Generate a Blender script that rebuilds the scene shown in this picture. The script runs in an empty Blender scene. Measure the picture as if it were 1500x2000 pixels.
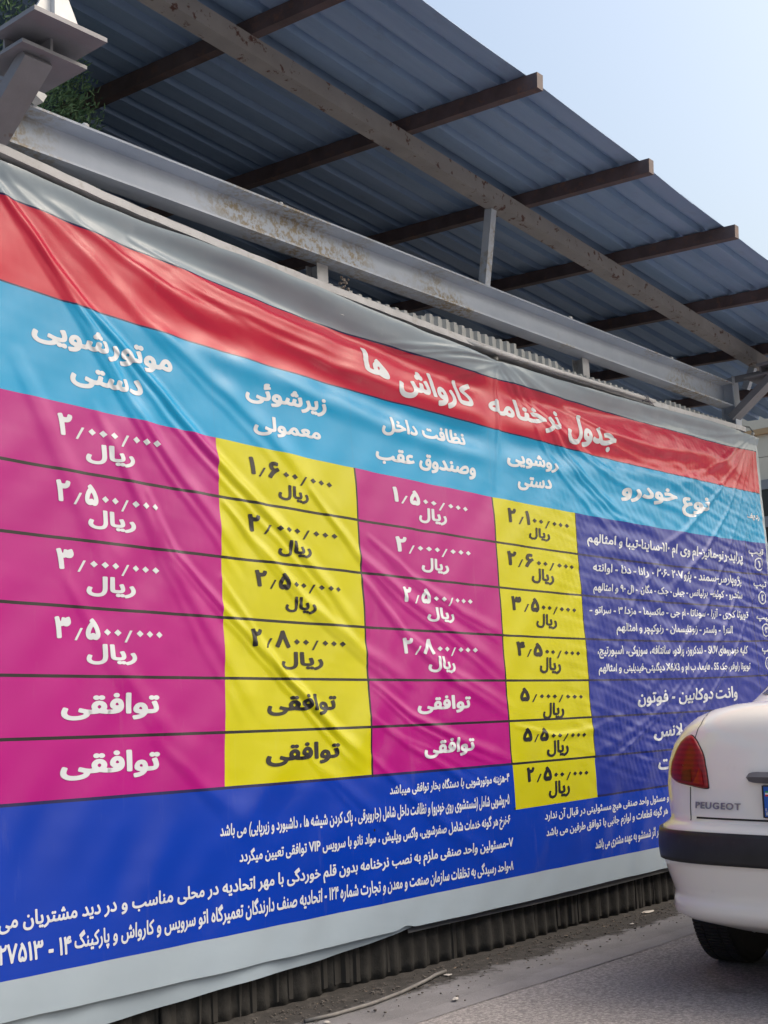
import bpy, bmesh, math, random
import numpy as np
from mathutils import Vector, Matrix

S = bpy.context.scene
C = S.collection
random.seed(7)
RNG = np.random.default_rng(11)

# ------------------------------------------------------------------ camera
# X runs along the fence (to the right), Y into the yard, Z up; the fence stands on Y = 0
cam = bpy.data.cameras.new('camera'); camo = bpy.data.objects.new('camera', cam); C.objects.link(camo)
ax = Vector((0.64062371, -0.76657338, -0.0443454))      # camera right in the world
ay = Vector((0.09796018, 0.13887246, -0.98545332))      # camera down in the world
az = Vector((0.76158064, 0.62696068, 0.16405865))       # viewing direction
M = Matrix((( ax[0], -ay[0], -az[0], 0.0),
            ( ax[1], -ay[1], -az[1], -4.080568),
            ( ax[2], -ay[2], -az[2], 1.15), (0, 0, 0, 1)))
camo.matrix_world = M
cam.sensor_fit = 'VERTICAL'; cam.sensor_height = 36.0; cam.sensor_width = 27.0
cam.lens = 2550.0 / 2000.0 * 36.0
cam.clip_start = 0.05; cam.clip_end = 2000
S.camera = camo

# ------------------------------------------------------------------ sky, sun, exposure
SUN_EL, SUN_AZ = math.radians(48), math.radians(138)     # azimuth measured clockwise from +Y
w = bpy.data.worlds.new('World'); S.world = w; w.use_nodes = True
nt = w.node_tree; bgn = nt.nodes['Background']
sky = nt.nodes.new('ShaderNodeTexSky'); sky.sky_type = 'NISHITA'; sky.sun_disc = False
sky.sun_elevation = SUN_EL; sky.sun_rotation = SUN_AZ
sky.air_density = 1.6; sky.dust_density = 8.5; sky.ozone_density = 1.5
nt.links.new(sky.outputs[0], bgn.inputs['Color']); bgn.inputs['Strength'].default_value = 0.15
sl = bpy.data.lights.new('sun', 'SUN'); slo = bpy.data.objects.new('sun', sl); C.objects.link(slo)
sl.energy = .5; sl.angle = math.radians(20); sl.color = (1.0, 0.98, 0.95)
sd = Vector((math.sin(SUN_AZ) * math.cos(SUN_EL), math.cos(SUN_AZ) * math.cos(SUN_EL), math.sin(SUN_EL)))
slo.rotation_euler = sd.to_track_quat('Z', 'Y').to_euler()
S.view_settings.view_transform = 'Standard'; S.view_settings.look = 'None'
S.view_settings.exposure = 0.76; S.view_settings.gamma = 1.0

# ------------------------------------------------------------------ tables, metres on the fence plane
ROWS=[["top", [-0.0009171, 0.0217864, -0.1727554, 0.4986849, 2.9125273]], ["red0", [0.0001338, -0.0040199, 0.0451138, -0.2240987, 0.4281449, 3.004353]], ["red1", [8.81e-05, -0.0026067, 0.0322999, -0.1885108, 3.2003359]], ["cy", [0.0001953, 0.0008265, -0.0397012, 2.5562282]], ["L1", [0.0003289, -0.0017007, -0.0217034, 2.2586474]], ["L2", [0.0001812, -0.000113, -0.0212188, 1.9804527]], ["L3", [0.0003148, -0.0016138, -0.0171474, 1.7194429]], ["L4", [0.0002681, -0.002164, -0.0032585, 1.421203]], ["L5", [0.0015571, -0.0166014, 1.2074982]], ["L6", [0.0009378, -0.0106764, 0.9663171]], ["L7", [0.0102369, 0.6402248]], ["blue", [0.0010703, 0.3460524]], ["bot", [0.0015805, 0.2073292]]]
COLS=[["c1", [-0.030356, 0.098596, 3.743496]], ["c2", [-0.024247, 0.051463, 4.731588]], ["c3", [-0.024489, 5.938363]], ["c4", [-0.028199, 6.805542]], ["c5", [-0.020838, 9.192195]], ["c6", [-0.030383, 9.60067]]]
FOLDS=[[[[2.648, 3.302], [2.877, 3.079], [3.093, 2.838], [3.346, 2.503], [3.559, 2.274], [3.812, 2.037], [3.988, 1.871]], 0.035, 0.016], [[[2.693, 3.275], [2.948, 3.014], [3.118, 2.865], [3.322, 2.715], [3.564, 2.517], [3.82, 2.319], [4.125, 2.112], [4.449, 1.854], [4.723, 1.6]], 0.032, 0.018], [[[2.738, 3.299], [3.045, 3.125], [3.406, 2.886], [3.772, 2.688], [4.14, 2.491], [4.538, 2.176]], 0.05, 0.014], [[[2.761, 3.317], [3.172, 3.181], [3.662, 2.988], [4.156, 2.855], [4.793, 2.716]], 0.06, 0.012], [[[3.42, 2.15], [3.479, 2.041], [3.567, 1.899], [3.801, 1.706], [4.098, 1.471], [4.482, 1.172], [4.686, 1.001]], 0.03, 0.014], [[[3.82, 1.816], [3.979, 1.624], [4.16, 1.427], [4.482, 1.172], [4.759, 0.997]], 0.03, 0.012], [[[3.845, 2.141], [4.055, 1.967], [4.34, 1.741], [4.719, 1.526], [5.095, 1.356]], 0.035, 0.014], [[[3.165, 2.452], [3.366, 2.144], [3.549, 1.843], [3.796, 1.532], [4.026, 1.228]], 0.05, 0.01], [[[2.786, 2.589], [2.993, 2.222], [3.208, 1.84], [3.357, 1.584]], 0.07, 0.007], [[[3.014, 1.768], [3.254, 1.442], [3.507, 1.178], [3.807, 0.959]], 0.05, 0.006], [[[3.357, 3.209], [3.845, 3.101], [4.299, 3.045], [4.812, 3.009], [5.397, 3.025]], 0.035, 0.016], [[[3.096, 3.225], [3.576, 3.06], [4.16, 2.966], [4.807, 2.928], [5.477, 2.912]], 0.05, -0.014], [[[3.577, 3.106], [4.03, 2.975], [4.577, 2.885], [5.125, 2.865]], 0.03, 0.008], [[[4.4, 2.259], [4.71, 1.993], [5.087, 1.788], [5.543, 1.594], [5.924, 1.408]], 0.04, 0.012], [[[4.81, 2.076], [5.136, 1.895], [5.555, 1.729], [5.946, 1.618]], 0.03, 0.009], [[[4.74, 1.871], [5.033, 1.608], [5.435, 1.381], [5.925, 1.188]], 0.04, 0.01], [[[4.765, 1.381], [5.084, 1.205], [5.495, 1.066], [5.948, 0.941]], 0.03, 0.01], [[[4.761, 1.021], [5.054, 0.812], [5.451, 0.582], [5.888, 0.384]], 0.045, 0.008], [[[4.755, 1.212], [4.995, 1.084], [5.311, 0.946], [5.739, 0.765]], 0.03, 0.007], [[[4.339, 1.04], [4.674, 0.814], [5.037, 0.595]], 0.05, 0.006], [[[3.453, 1.14], [3.776, 0.899], [4.127, 0.68]], 0.06, 0.006], [[[5.966, 3.182], [5.638, 3.172], [5.317, 3.137], [4.976, 3.09]], 0.018, 0.014], [[[5.964, 3.17], [5.682, 3.134], [5.403, 3.097]], 0.014, 0.01], [[[5.963, 3.157], [5.724, 3.071], [5.485, 2.999]], 0.018, 0.01], [[[5.969, 3.161], [5.966, 2.936], [5.957, 2.697], [5.905, 2.428]], 0.022, 0.012], [[[5.979, 3.166], [6.174, 3.062], [6.48, 2.896], [6.85, 2.629], [7.259, 2.447], [7.719, 2.389]], 0.03, 0.018], [[[5.99, 3.175], [6.33, 3.027], [6.7, 2.833], [7.163, 2.667], [7.679, 2.574], [8.257, 2.546]], 0.035, 0.016], [[[6.0, 3.177], [6.501, 3.072], [7.079, 2.97], [7.732, 2.911], [8.403, 2.928]], 0.04, 0.012], [[[6.011, 3.185], [6.459, 3.191], [6.922, 3.176], [7.569, 3.201]], 0.03, 0.014], [[[6.174, 3.062], [6.361, 2.816], [6.614, 2.601], [6.942, 2.415], [7.417, 2.196]], 0.03, 0.01], [[[6.724, 3.029], [7.201, 2.938], [7.877, 2.931], [8.657, 3.0]], 0.03, 0.01], [[[7.191, 2.87], [7.718, 2.822], [8.313, 2.862], [8.816, 2.963]], 0.025, 0.009], [[[9.404, 3.261], [8.858, 3.181], [8.287, 3.153], [7.699, 3.145], [7.164, 3.134]], 0.03, 0.012], [[[9.393, 3.251], [9.003, 3.046], [8.549, 2.854], [7.981, 2.678]], 0.03, 0.014], [[[9.391, 3.243], [9.076, 2.977], [8.683, 2.701], [8.155, 2.393], [7.616, 2.177]], 0.03, 0.014], [[[9.39, 3.239], [9.159, 2.948], [8.873, 2.607], [8.441, 2.272], [7.859, 1.954], [7.277, 1.699]], 0.03, 0.013], [[[9.399, 3.236], [9.224, 2.917], [9.041, 2.585], [8.756, 2.221], [8.367, 1.873], [7.857, 1.513], [7.27, 1.222]], 0.03, 0.012], [[[9.408, 3.237], [9.28, 2.884], [9.151, 2.48], [8.99, 2.124], [8.661, 1.739], [8.2, 1.379], [7.635, 1.022]], 0.03, 0.012], [[[9.417, 3.234], [9.393, 2.858], [9.371, 2.499], [9.35, 2.145], [9.312, 1.758]], 0.03, 0.012], [[[9.428, 3.244], [9.503, 3.072], [9.517, 2.832]], 0.03, 0.01], [[[8.975, 2.048], [8.573, 1.701], [8.125, 1.379], [7.794, 1.148]], 0.025, 0.009], [[[9.242, 2.062], [8.898, 1.672], [8.511, 1.379], [8.07, 1.075]], 0.03, 0.009], [[[7.834, 2.227], [7.367, 1.864], [7.06, 1.504], [6.892, 1.167]], 0.04, 0.008], [[[7.152, 2.143], [7.453, 1.999], [7.859, 1.954]], 0.03, 0.006], [[[7.977, 1.379], [7.521, 1.154], [7.051, 1.01], [6.63, 0.938]], 0.03, 0.008], [[[7.736, 1.215], [7.237, 1.004], [6.851, 0.868]], 0.025, 0.007], [[[5.968, 1.132], [6.371, 1.063], [6.763, 1.08], [7.26, 1.159]], 0.03, 0.006]]
TEXTS=[
["heading", "w", "ها", [4.7937, 2.9074, 5.0033, 2.8897, 4.8015, 3.0331, 5.0123, 3.0211]],
["heading", "w", "کارواش", [5.0687, 2.8283, 5.7349, 2.8253, 5.0811, 3.0016, 5.7529, 3.0178]],
["heading", "w", "نرخنامه", [5.8819, 2.8395, 6.6135, 2.8335, 5.8967, 2.9899, 6.6356, 3.0148]],
["heading", "w", "جدول", [6.6797, 2.8113, 7.2599, 2.8127, 6.704, 3.0066, 7.2885, 3.0121]],
["column_title", "w", "موتورشویی", [2.8652, 2.6691, 3.5641, 2.6414, 2.8651, 2.7709, 3.5668, 2.7585]],
["column_title", "w", "دستی", [3.0421, 2.5268, 3.4045, 2.5126, 3.0426, 2.6138, 3.4061, 2.6086]],
["column_title", "w", "زیرشوئی", [3.9909, 2.619, 4.5262, 2.6275, 3.9947, 2.7237, 4.5319, 2.7344]],
["column_title", "w", "معمولی", [4.0364, 2.4755, 4.4867, 2.4965, 4.0402, 2.5751, 4.491, 2.5769]],
["column_title", "w", "نظافت داخل", [4.9355, 2.607, 5.6503, 2.6259, 4.9424, 2.7085, 5.6595, 2.7273]],
["column_title", "w", "وصندوق عقب", [4.8818, 2.4557, 5.725, 2.4645, 4.8876, 2.5425, 5.7345, 2.5657]],
["column_title", "w", "روشویی", [6.0362, 2.5839, 6.569, 2.6078, 6.0468, 2.6862, 6.5798, 2.6967]],
["column_title", "w", "دستی", [6.1306, 2.4588, 6.4978, 2.4816, 6.1396, 2.5432, 6.5075, 2.563]],
["column_title", "w", "خودرو", [7.315, 2.522, 8.0863, 2.5609, 7.3323, 2.6408, 8.1075, 2.6847]],
["column_title", "w", "نوع", [8.1359, 2.5017, 8.5592, 2.5204, 8.1631, 2.6586, 8.5883, 2.6755]],
["column_title", "w", "ردیف", [9.1903, 2.5841, 9.426, 2.5827, 9.2011, 2.6358, 9.4382, 2.6394]],
["price", "wn", "2/000/000", [2.9838, 2.3215, 3.4904, 2.3174, 2.981, 2.4081, 3.4878, 2.4039]],
["price_unit", "w", "ریال", [3.1157, 2.2258, 3.3572, 2.2315, 3.1163, 2.3079, 3.3585, 2.3123]],
["price", "wn", "2/500/000", [2.9758, 2.0624, 3.4769, 2.0515, 2.9731, 2.1456, 3.4742, 2.1366]],
["price_unit", "w", "ریال", [3.1185, 1.9685, 3.3582, 1.9649, 3.1192, 2.0472, 3.3594, 2.0422]],
["price", "wn", "3/000/000", [2.975, 1.801, 3.4798, 1.7939, 2.9724, 1.8809, 3.4773, 1.8736]],
["price_unit", "w", "ریال", [3.1116, 1.7048, 3.3566, 1.7045, 3.1122, 1.7841, 3.3579, 1.7846]],
["price", "wn", "3/500/000", [2.9649, 1.5401, 3.4879, 1.532, 2.9622, 1.6224, 3.4853, 1.6148]],
["price_unit", "w", "ریال", [3.1119, 1.4442, 3.3523, 1.4403, 3.1125, 1.5241, 3.3536, 1.5191]],
["price", "w", "توافقی", [2.9937, 1.2348, 3.4657, 1.2297, 2.9941, 1.3367, 3.4678, 1.3351]],
["price", "w", "توافقی", [2.9905, 1.0147, 3.4664, 1.007, 2.9909, 1.1225, 3.4686, 1.1129]],
["price", "kn", "1/600/000", [4.0041, 2.2937, 4.5537, 2.2716, 4.0039, 2.3727, 4.5535, 2.351]],
["price_unit", "k", "ریال", [4.1839, 2.1975, 4.3829, 2.1897, 4.1871, 2.2711, 4.3867, 2.2652]],
["price", "kn", "2/000/000", [3.9882, 2.0347, 4.5725, 2.027, 3.9879, 2.1123, 4.5723, 2.1056]],
["price_unit", "k", "ریال", [4.166, 1.9363, 4.3909, 1.9383, 4.1693, 2.0132, 4.3948, 2.0151]],
["price", "kn", "2/500/000", [4.0196, 1.792, 4.5799, 1.7766, 4.0194, 1.8666, 4.5797, 1.8517]],
["price_unit", "k", "ریال", [4.2074, 1.6892, 4.4019, 1.6805, 4.2106, 1.7608, 4.4058, 1.7562]],
["price", "kn", "2/800/000", [3.9786, 1.5292, 4.5974, 1.5196, 3.9783, 1.6067, 4.5973, 1.5987]],
["price_unit", "k", "ریال", [4.1666, 1.4311, 4.4369, 1.428, 4.1701, 1.5102, 4.4413, 1.5099]],
["price", "k", "توافقی", [4.0754, 1.2291, 4.52, 1.2267, 4.0793, 1.3239, 4.5255, 1.3226]],
["price", "k", "توافقی", [4.054, 1.0114, 4.5323, 1.0105, 4.0582, 1.1134, 4.5379, 1.1075]],
["price", "wn", "1/500/000", [5.0008, 2.2743, 5.636, 2.2657, 5.0026, 2.3504, 5.638, 2.3416]],
["price_unit", "w", "ریال", [5.2087, 2.1869, 5.4382, 2.1864, 5.215, 2.2675, 5.4453, 2.2691]],
["price", "wn", "2/000/000", [5.0029, 2.0203, 5.6419, 2.0269, 5.0048, 2.0979, 5.6439, 2.1047]],
["price_unit", "w", "ریال", [5.2098, 1.9305, 5.4383, 1.9287, 5.2158, 2.0072, 5.4448, 2.0048]],
["price", "wn", "2/500/000", [5.0412, 1.771, 5.6363, 1.768, 5.0432, 1.8479, 5.6383, 1.8447]],
["price_unit", "w", "ریال", [5.2321, 1.6805, 5.4606, 1.675, 5.2381, 1.7564, 5.4674, 1.7528]],
["price", "wn", "2/800/000", [5.0264, 1.5141, 5.649, 1.5101, 5.0284, 1.5925, 5.6511, 1.5887]],
["price_unit", "w", "ریال", [5.2242, 1.4245, 5.4556, 1.4176, 5.2308, 1.5069, 5.4631, 1.5022]],
["price", "w", "توافقی", [5.1209, 1.2147, 5.5625, 1.219, 5.1279, 1.3052, 5.5709, 1.3089]],
["price", "w", "توافقی", [5.1488, 0.9963, 5.5738, 1.0005, 5.1562, 1.0909, 5.5826, 1.0946]],
["price", "kn", "2/100/000", [6.0131, 2.2645, 6.6576, 2.2656, 6.0174, 2.3466, 6.6619, 2.3468]],
["price_unit", "k", "ریال", [6.2205, 2.1859, 6.4401, 2.183, 6.2285, 2.2578, 6.4488, 2.2565]],
["price", "kn", "2/600/000", [5.9825, 2.0194, 6.684, 2.0205, 5.9868, 2.1002, 6.6883, 2.1009]],
["price_unit", "k", "ریال", [6.2183, 1.9326, 6.448, 1.9277, 6.2283, 2.0213, 6.4589, 2.0184]],
["price", "kn", "3/500/000", [6.0012, 1.7692, 6.674, 1.7631, 6.0055, 1.8491, 6.6782, 1.8425]],
["price_unit", "k", "ریال", [6.2368, 1.6799, 6.4555, 1.6718, 6.2462, 1.7616, 6.4659, 1.7583]],
["price", "kn", "4/500/000", [6.0194, 1.518, 6.687, 1.5092, 6.0237, 1.597, 6.6912, 1.5877]],
["price_unit", "k", "ریال", [6.2389, 1.4233, 6.4625, 1.4154, 6.2495, 1.5154, 6.474, 1.5096]],
["price", "kn", "5/000/000", [6.0325, 1.2687, 6.6828, 1.2576, 6.0367, 1.3441, 6.6868, 1.3322]],
["price_unit", "k", "ریال", [6.2457, 1.1665, 6.4698, 1.1643, 6.2563, 1.2574, 6.4813, 1.2573]],
["price", "kn", "5/500/000", [6.0336, 1.0496, 6.6882, 1.0381, 6.0377, 1.1241, 6.6922, 1.1119]],
["price_unit", "k", "ریال", [6.263, 0.9568, 6.4875, 0.9555, 6.2736, 1.0467, 6.4991, 1.0475]],
["price", "kn", "2/500/000", [6.0446, 0.8321, 6.6878, 0.8207, 6.049, 0.9113, 6.692, 0.8966]],
["price_unit", "k", "ریال", [6.252, 0.7307, 6.4701, 0.7301, 6.2628, 0.8221, 6.4819, 0.8236]],
["row_text", "wc", "پراید-رنو-ماتیز-ام وی ام ۱۱۰-ساینا-تیبا و امثالهم", [6.8583, 2.1916, 9.0339, 2.21, 6.8698, 2.2778, 9.0569, 2.322]],
["row_text", "wc", "پژوپارس-سمند - پژو۲۰۷ -۲۰۶ - رانا - دنا - اوانته", [6.8957, 2.0244, 8.9938, 2.0562, 6.9055, 2.0974, 9.0118, 2.1441]],
["row_text", "wc", "ساندرو - کوئیک- برلیانس - جیلی - جک - مگان - ال ۹۰ و امثالهم", [6.8912, 1.902, 8.9886, 1.947, 6.9014, 1.9777, 9.0066, 2.0343]],
["row_text", "wc", "تویوتا کمری - آزرا - سوناتا - ام جی - ماکسیما - مزدا ۳ - سراتو -", [6.8309, 1.7628, 9.0551, 1.807, 6.8408, 1.8374, 9.074, 1.898]],
["row_text", "wc", "النترا - ولستر - رنوتلیسمان - رنوکپچر و امثالهم", [7.1323, 1.6597, 8.775, 1.6877, 7.1433, 1.7361, 8.7912, 1.7688]],
["row_text", "wc", "کلیه خودروهای SUV - لندکروز، پرادو، سانتافه، سوزوکی، اسپورتیج،", [6.8858, 1.5116, 9.0004, 1.5448, 6.8968, 1.5918, 9.019, 1.6342]],
["row_text", "wc", "تویوتا راوفر، جک S5 ، هایما، ب ام و X6,X3 دیگنیتی-فیدیلیتی و امثالهم", [6.8898, 1.4105, 9.0205, 1.434, 6.9004, 1.4872, 9.0392, 1.5231]],
["row_text", "wc", "وانت دوکابین - فوتون", [7.3265, 1.2146, 8.7595, 1.2384, 7.3421, 1.316, 8.7806, 1.3427]],
["row_text", "wc", "آمبولانس", [7.4964, 1.0007, 8.2228, 1.009, 7.5142, 1.112, 8.2442, 1.1245]],
["row_text", "wc", "موتورسیکلت", [7.53, 0.7957, 8.5723, 0.7951, 7.5485, 0.9093, 8.595, 0.9093]],
["row_text", "wc", "تیپ", [9.1757, 2.3001, 9.4207, 2.3022, 9.1896, 2.3668, 9.4355, 2.3701]],
["type_number", "wo", "۱", [9.2433, 2.1968, 9.389, 2.1983, 9.2649, 2.2988, 9.4113, 2.3015]],
["row_text", "wc", "تیپ", [9.1963, 2.0595, 9.4326, 2.0605, 9.2094, 2.1216, 9.4465, 2.1237]],
["type_number", "wo", "۲", [9.2621, 1.9479, 9.4076, 1.9466, 9.2838, 2.0488, 9.43, 2.0486]],
["row_text", "wc", "تیپ", [9.207, 1.816, 9.4427, 1.8124, 9.2193, 1.8735, 9.4557, 1.871]],
["type_number", "wo", "۳", [9.2735, 1.7077, 9.4186, 1.7037, 9.2951, 1.8075, 9.441, 1.8046]],
["row_text", "wc", "تیپ", [9.2356, 1.5743, 9.4629, 1.57, 9.2487, 1.635, 9.4768, 1.6318]],
["type_number", "wo", "۴", [9.2831, 1.4615, 9.4279, 1.4547, 9.3047, 1.5601, 9.4502, 1.5544]],
["note_line", "wc", "۴-هزینه موتورشویی با دستگاه بخار توافقی میباشد", [4.8798, 0.8309, 5.8781, 0.8311, 4.8839, 0.8905, 5.8851, 0.898]],
["note_line", "wc", "۵-روشویی شامل (شستشوی روی خودرو) و نظافت داخل شامل (جاروبرقی ، پاک کردن شیشه ها ، داشبورد و زیرپایی) می باشد", [3.7792, 0.7274, 5.865, 0.7062, 3.7813, 0.795, 5.8733, 0.7858]],
["note_line", "wc", "۶-نرخ هر گونه خدمات شامل صفرشویی، واکس وپلیش ، مواد نانو با سرویس VIP توافقی تعیین میگردد", [3.8822, 0.6102, 5.8637, 0.6026, 3.8848, 0.6845, 5.872, 0.6817]],
["note_line", "wc", "۷-مسئولین واحد صنفی ملزم به نصب نرخنامه بدون قلم خوردگی با مهر اتحادیه در محلی مناسب و در دید مشتریان می باشد", [2.5803, 0.4965, 5.8752, 0.4851, 2.5793, 0.5835, 5.8835, 0.5637]],
["note_line", "wc", "۸-واحد رسیدگی به تخلفات سازمان صنعت و معدن و تجارت شماره ۱۲۴ -", [4.3919, 0.3953, 5.8636, 0.3757, 4.3963, 0.4782, 5.871, 0.4459]],
["note_line", "wc", "اتحادیه صنف دارندگان تعمیرگاه اتو سرویس و کارواش و پارکینگ", [3.0487, 0.3929, 4.3749, 0.3888, 3.0492, 0.4755, 4.3797, 0.4802]],
["note_line", "wc", "۱۴ - ۲۷۵۱۳", [2.7305, 0.4044, 3.0351, 0.3985, 2.7301, 0.4726, 3.0355, 0.463]],
["note_line", "wc", "و مسئول واحد صنفی هیچ مسئولیتی در قبال آن ندارد", [6.1952, 0.5993, 7.6337, 0.6051, 6.2035, 0.6703, 7.6459, 0.6776]],
["note_line", "wc", "هر گونه قطعات و لوازم جانبی با توافق طرفین می باشد", [6.2003, 0.511, 7.6062, 0.5216, 6.2082, 0.579, 7.6192, 0.5998]],
["note_line", "wc", "بر اثر شستشو به عهده مشتری می باشد", [6.7056, 0.4016, 7.474, 0.4106, 6.7144, 0.4671, 7.4855, 0.4812]]]

RP = {k: np.array(c) for k, c in ROWS}
CP = {k: np.array(c) for k, c in COLS}

# ------------------------------------------------------------------ helpers
def tag(o, label=None, cat=None, group=None, kind=None):
    if label: o['label'] = label
    if cat: o['category'] = cat
    if group: o['group'] = group
    if kind: o['kind'] = kind
    return o

def empty(name, loc, rz=0.0):
    o = bpy.data.objects.new(name, None); C.objects.link(o)
    o.location = loc; o.rotation_euler = (0, 0, rz); o.empty_display_size = 0.2
    return o

def link(name, me, mats, parent=None):
    o = bpy.data.objects.new(name, me); C.objects.link(o)
    for m in (mats if isinstance(mats, (list, tuple)) else [mats]): me.materials.append(m)
    if parent is not None: o.parent = parent
    return o

def from_bm(name, bm, mats, parent=None, smooth=False):
    me = bpy.data.meshes.new(name); bm.normal_update(); bm.to_mesh(me); bm.free()
    if smooth:
        for p in me.polygons: p.use_smooth = True
    return link(name, me, mats, parent)

def box(bm, x0, x1, y0, y1, z0, z1, mi=0):
    v = [bm.verts.new(p) for p in ((x0,y0,z0),(x1,y0,z0),(x1,y1,z0),(x0,y1,z0),(x0,y0,z1),(x1,y0,z1),(x1,y1,z1),(x0,y1,z1))]
    for f in ((0,3,2,1),(4,5,6,7),(0,1,5,4),(1,2,6,5),(2,3,7,6),(3,0,4,7)):
        bm.faces.new([v[i] for i in f]).material_index = mi
    return v

def bar(bm, a, b, wx, wy, up=(0, 0, 1), mi=0):
    """rectangular bar from a to b; wx across, wy along 'up'"""
    a = Vector(a); b = Vector(b); d = (b - a).normalized()
    s = d.cross(Vector(up)).normalized(); t = s.cross(d).normalized()
    vs = []
    for p in (a, b):
        for i, j in ((-1,-1),(1,-1),(1,1),(-1,1)):
            vs.append(bm.verts.new(p + s * (i * wx / 2) + t * (j * wy / 2)))
    for f in ((3,2,1,0),(4,5,6,7),(0,1,5,4),(1,2,6,5),(2,3,7,6),(3,0,4,7)):
        bm.faces.new([vs[i] for i in f]).material_index = mi

def tube(bm, pts, r, n=10, mi=0):
    pts = [Vector(p) for p in pts]; rings = []
    for i, p in enumerate(pts):
        d = (pts[min(i + 1, len(pts) - 1)] - pts[max(i - 1, 0)]).normalized()
        u = d.orthogonal().normalized() if abs(d.z) > .9 else d.cross(Vector((0,0,1))).normalized()
        v = d.cross(u).normalized()
        rr = r[i] if isinstance(r, (list, tuple)) else r
        rings.append([bm.verts.new(p + (u * math.cos(2*math.pi*k/n) + v * math.sin(2*math.pi*k/n)) * rr) for k in range(n)])
    for a, b in zip(rings, rings[1:]):
        for k in range(n):
            bm.faces.new((a[k], a[(k+1)%n], b[(k+1)%n], b[k])).material_index = mi
    bm.faces.new(rings[0][::-1]).material_index = mi; bm.faces.new(rings[-1]).material_index = mi

def grid_mesh(name, P, mats, parent=None, mi=None, smooth=True):
    """P: (n,m,3) array -> quad sheet"""
    n, m = P.shape[:2]
    idx = np.arange(n * m).reshape(n, m)
    f = np.stack([idx[:-1,:-1], idx[:-1,1:], idx[1:,1:], idx[1:,:-1]], -1).reshape(-1, 4)
    me = bpy.data.meshes.new(name)
    me.vertices.add(n * m); me.vertices.foreach_set('co', P.reshape(-1).astype(np.float32))
    me.loops.add(f.size); me.loops.foreach_set('vertex_index', f.reshape(-1).astype(np.int32))
    me.polygons.add(len(f)); me.polygons.foreach_set('loop_start', (np.arange(len(f)) * 4).astype(np.int32))
    if mi is not None: me.polygons.foreach_set('material_index', mi.reshape(-1).astype(np.int32))
    me.polygons.foreach_set('use_smooth', np.full(len(f), smooth))
    me.update(calc_edges=True)
    return link(name, me, mats, parent)

# ------------------------------------------------------------------ materials
def nodes(name):
    m = bpy.data.materials.new(name); m.use_nodes = True
    t = m.node_tree; return m, t, t.nodes['Principled BSDF']

def coords(t, scale=(1, 1, 1)):
    tc = t.nodes.new('ShaderNodeTexCoord'); mp = t.nodes.new('ShaderNodeMapping')
    mp.inputs['Scale'].default_value = scale
    t.links.new(tc.outputs['Object'], mp.inputs[0]); return mp.outputs[0]

def noise(t, v, scale, detail=4, rough=.55):
    n = t.nodes.new('ShaderNodeTexNoise'); n.inputs['Scale'].default_value = scale
    n.inputs['Detail'].default_value = detail; n.inputs['Roughness'].default_value = rough
    t.links.new(v, n.inputs['Vector']); return n.outputs[0]

def ramp(t, v, stops):
    r = t.nodes.new('ShaderNodeValToRGB'); t.links.new(v, r.inputs[0])
    e = r.color_ramp.elements
    while len(e) < len(stops): e.new(0.5)
    for k, (p, c) in enumerate(stops):
        e[k].position = p; e[k].color = tuple(c) + (1,) if isinstance(c, (tuple, list)) else (c, c, c, 1)
    return r.outputs[0]

def mix(t, f, a, b, mode='MIX'):
    m = t.nodes.new('ShaderNodeMix'); m.data_type = 'RGBA'; m.blend_type = mode
    for s, v in ((m.inputs[0], f), (m.inputs[6], a), (m.inputs[7], b)):
        if hasattr(v, 'links') or isinstance(v, bpy.types.NodeSocket): t.links.new(v, s)
        else: s.default_value = v if not isinstance(v, tuple) else (v + (1,) if len(v) == 3 else v)
    return m.outputs[2]

def bump(t, b, h, strength, dist):
    n = t.nodes.new('ShaderNodeBump'); n.inputs['Strength'].default_value = strength
    n.inputs['Distance'].default_value = dist
    t.links.new(h, n.inputs['Height']); t.links.new(n.outputs[0], b.inputs['Normal'])

def plain(name, col, rough=.5, metal=0.0, var=.12, scale=6, spec=.5, bmp=0.0, dirt=None, dirt_amt=(.5, .75), coat=0):
    m, t, b = nodes(name); v = coords(t)
    n1 = noise(t, v, scale, 6)
    lo = tuple(c * (1 - var) for c in col); hi = tuple(min(1, c * (1 + var)) for c in col)
    c = ramp(t, n1, [(.3, lo), (.7, hi)])
    if dirt is not None:
        n2 = noise(t, v, scale * 2.3, 8, .65)
        c = mix(t, ramp(t, n2, [(dirt_amt[0], (0., 0., 0.)), (dirt_amt[1], (1., 1., 1.))]), c, dirt)
    t.links.new(c, b.inputs['Base Color'])
    b.inputs['Roughness'].default_value = rough; b.inputs['Metallic'].default_value = metal
    b.inputs['Specular IOR Level'].default_value = spec
    b.inputs['Coat Weight'].default_value = coat; b.inputs['Coat Roughness'].default_value = .05
    if bmp: bump(t, b, noise(t, v, scale * 14, 4), bmp, .003)
    return m

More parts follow.
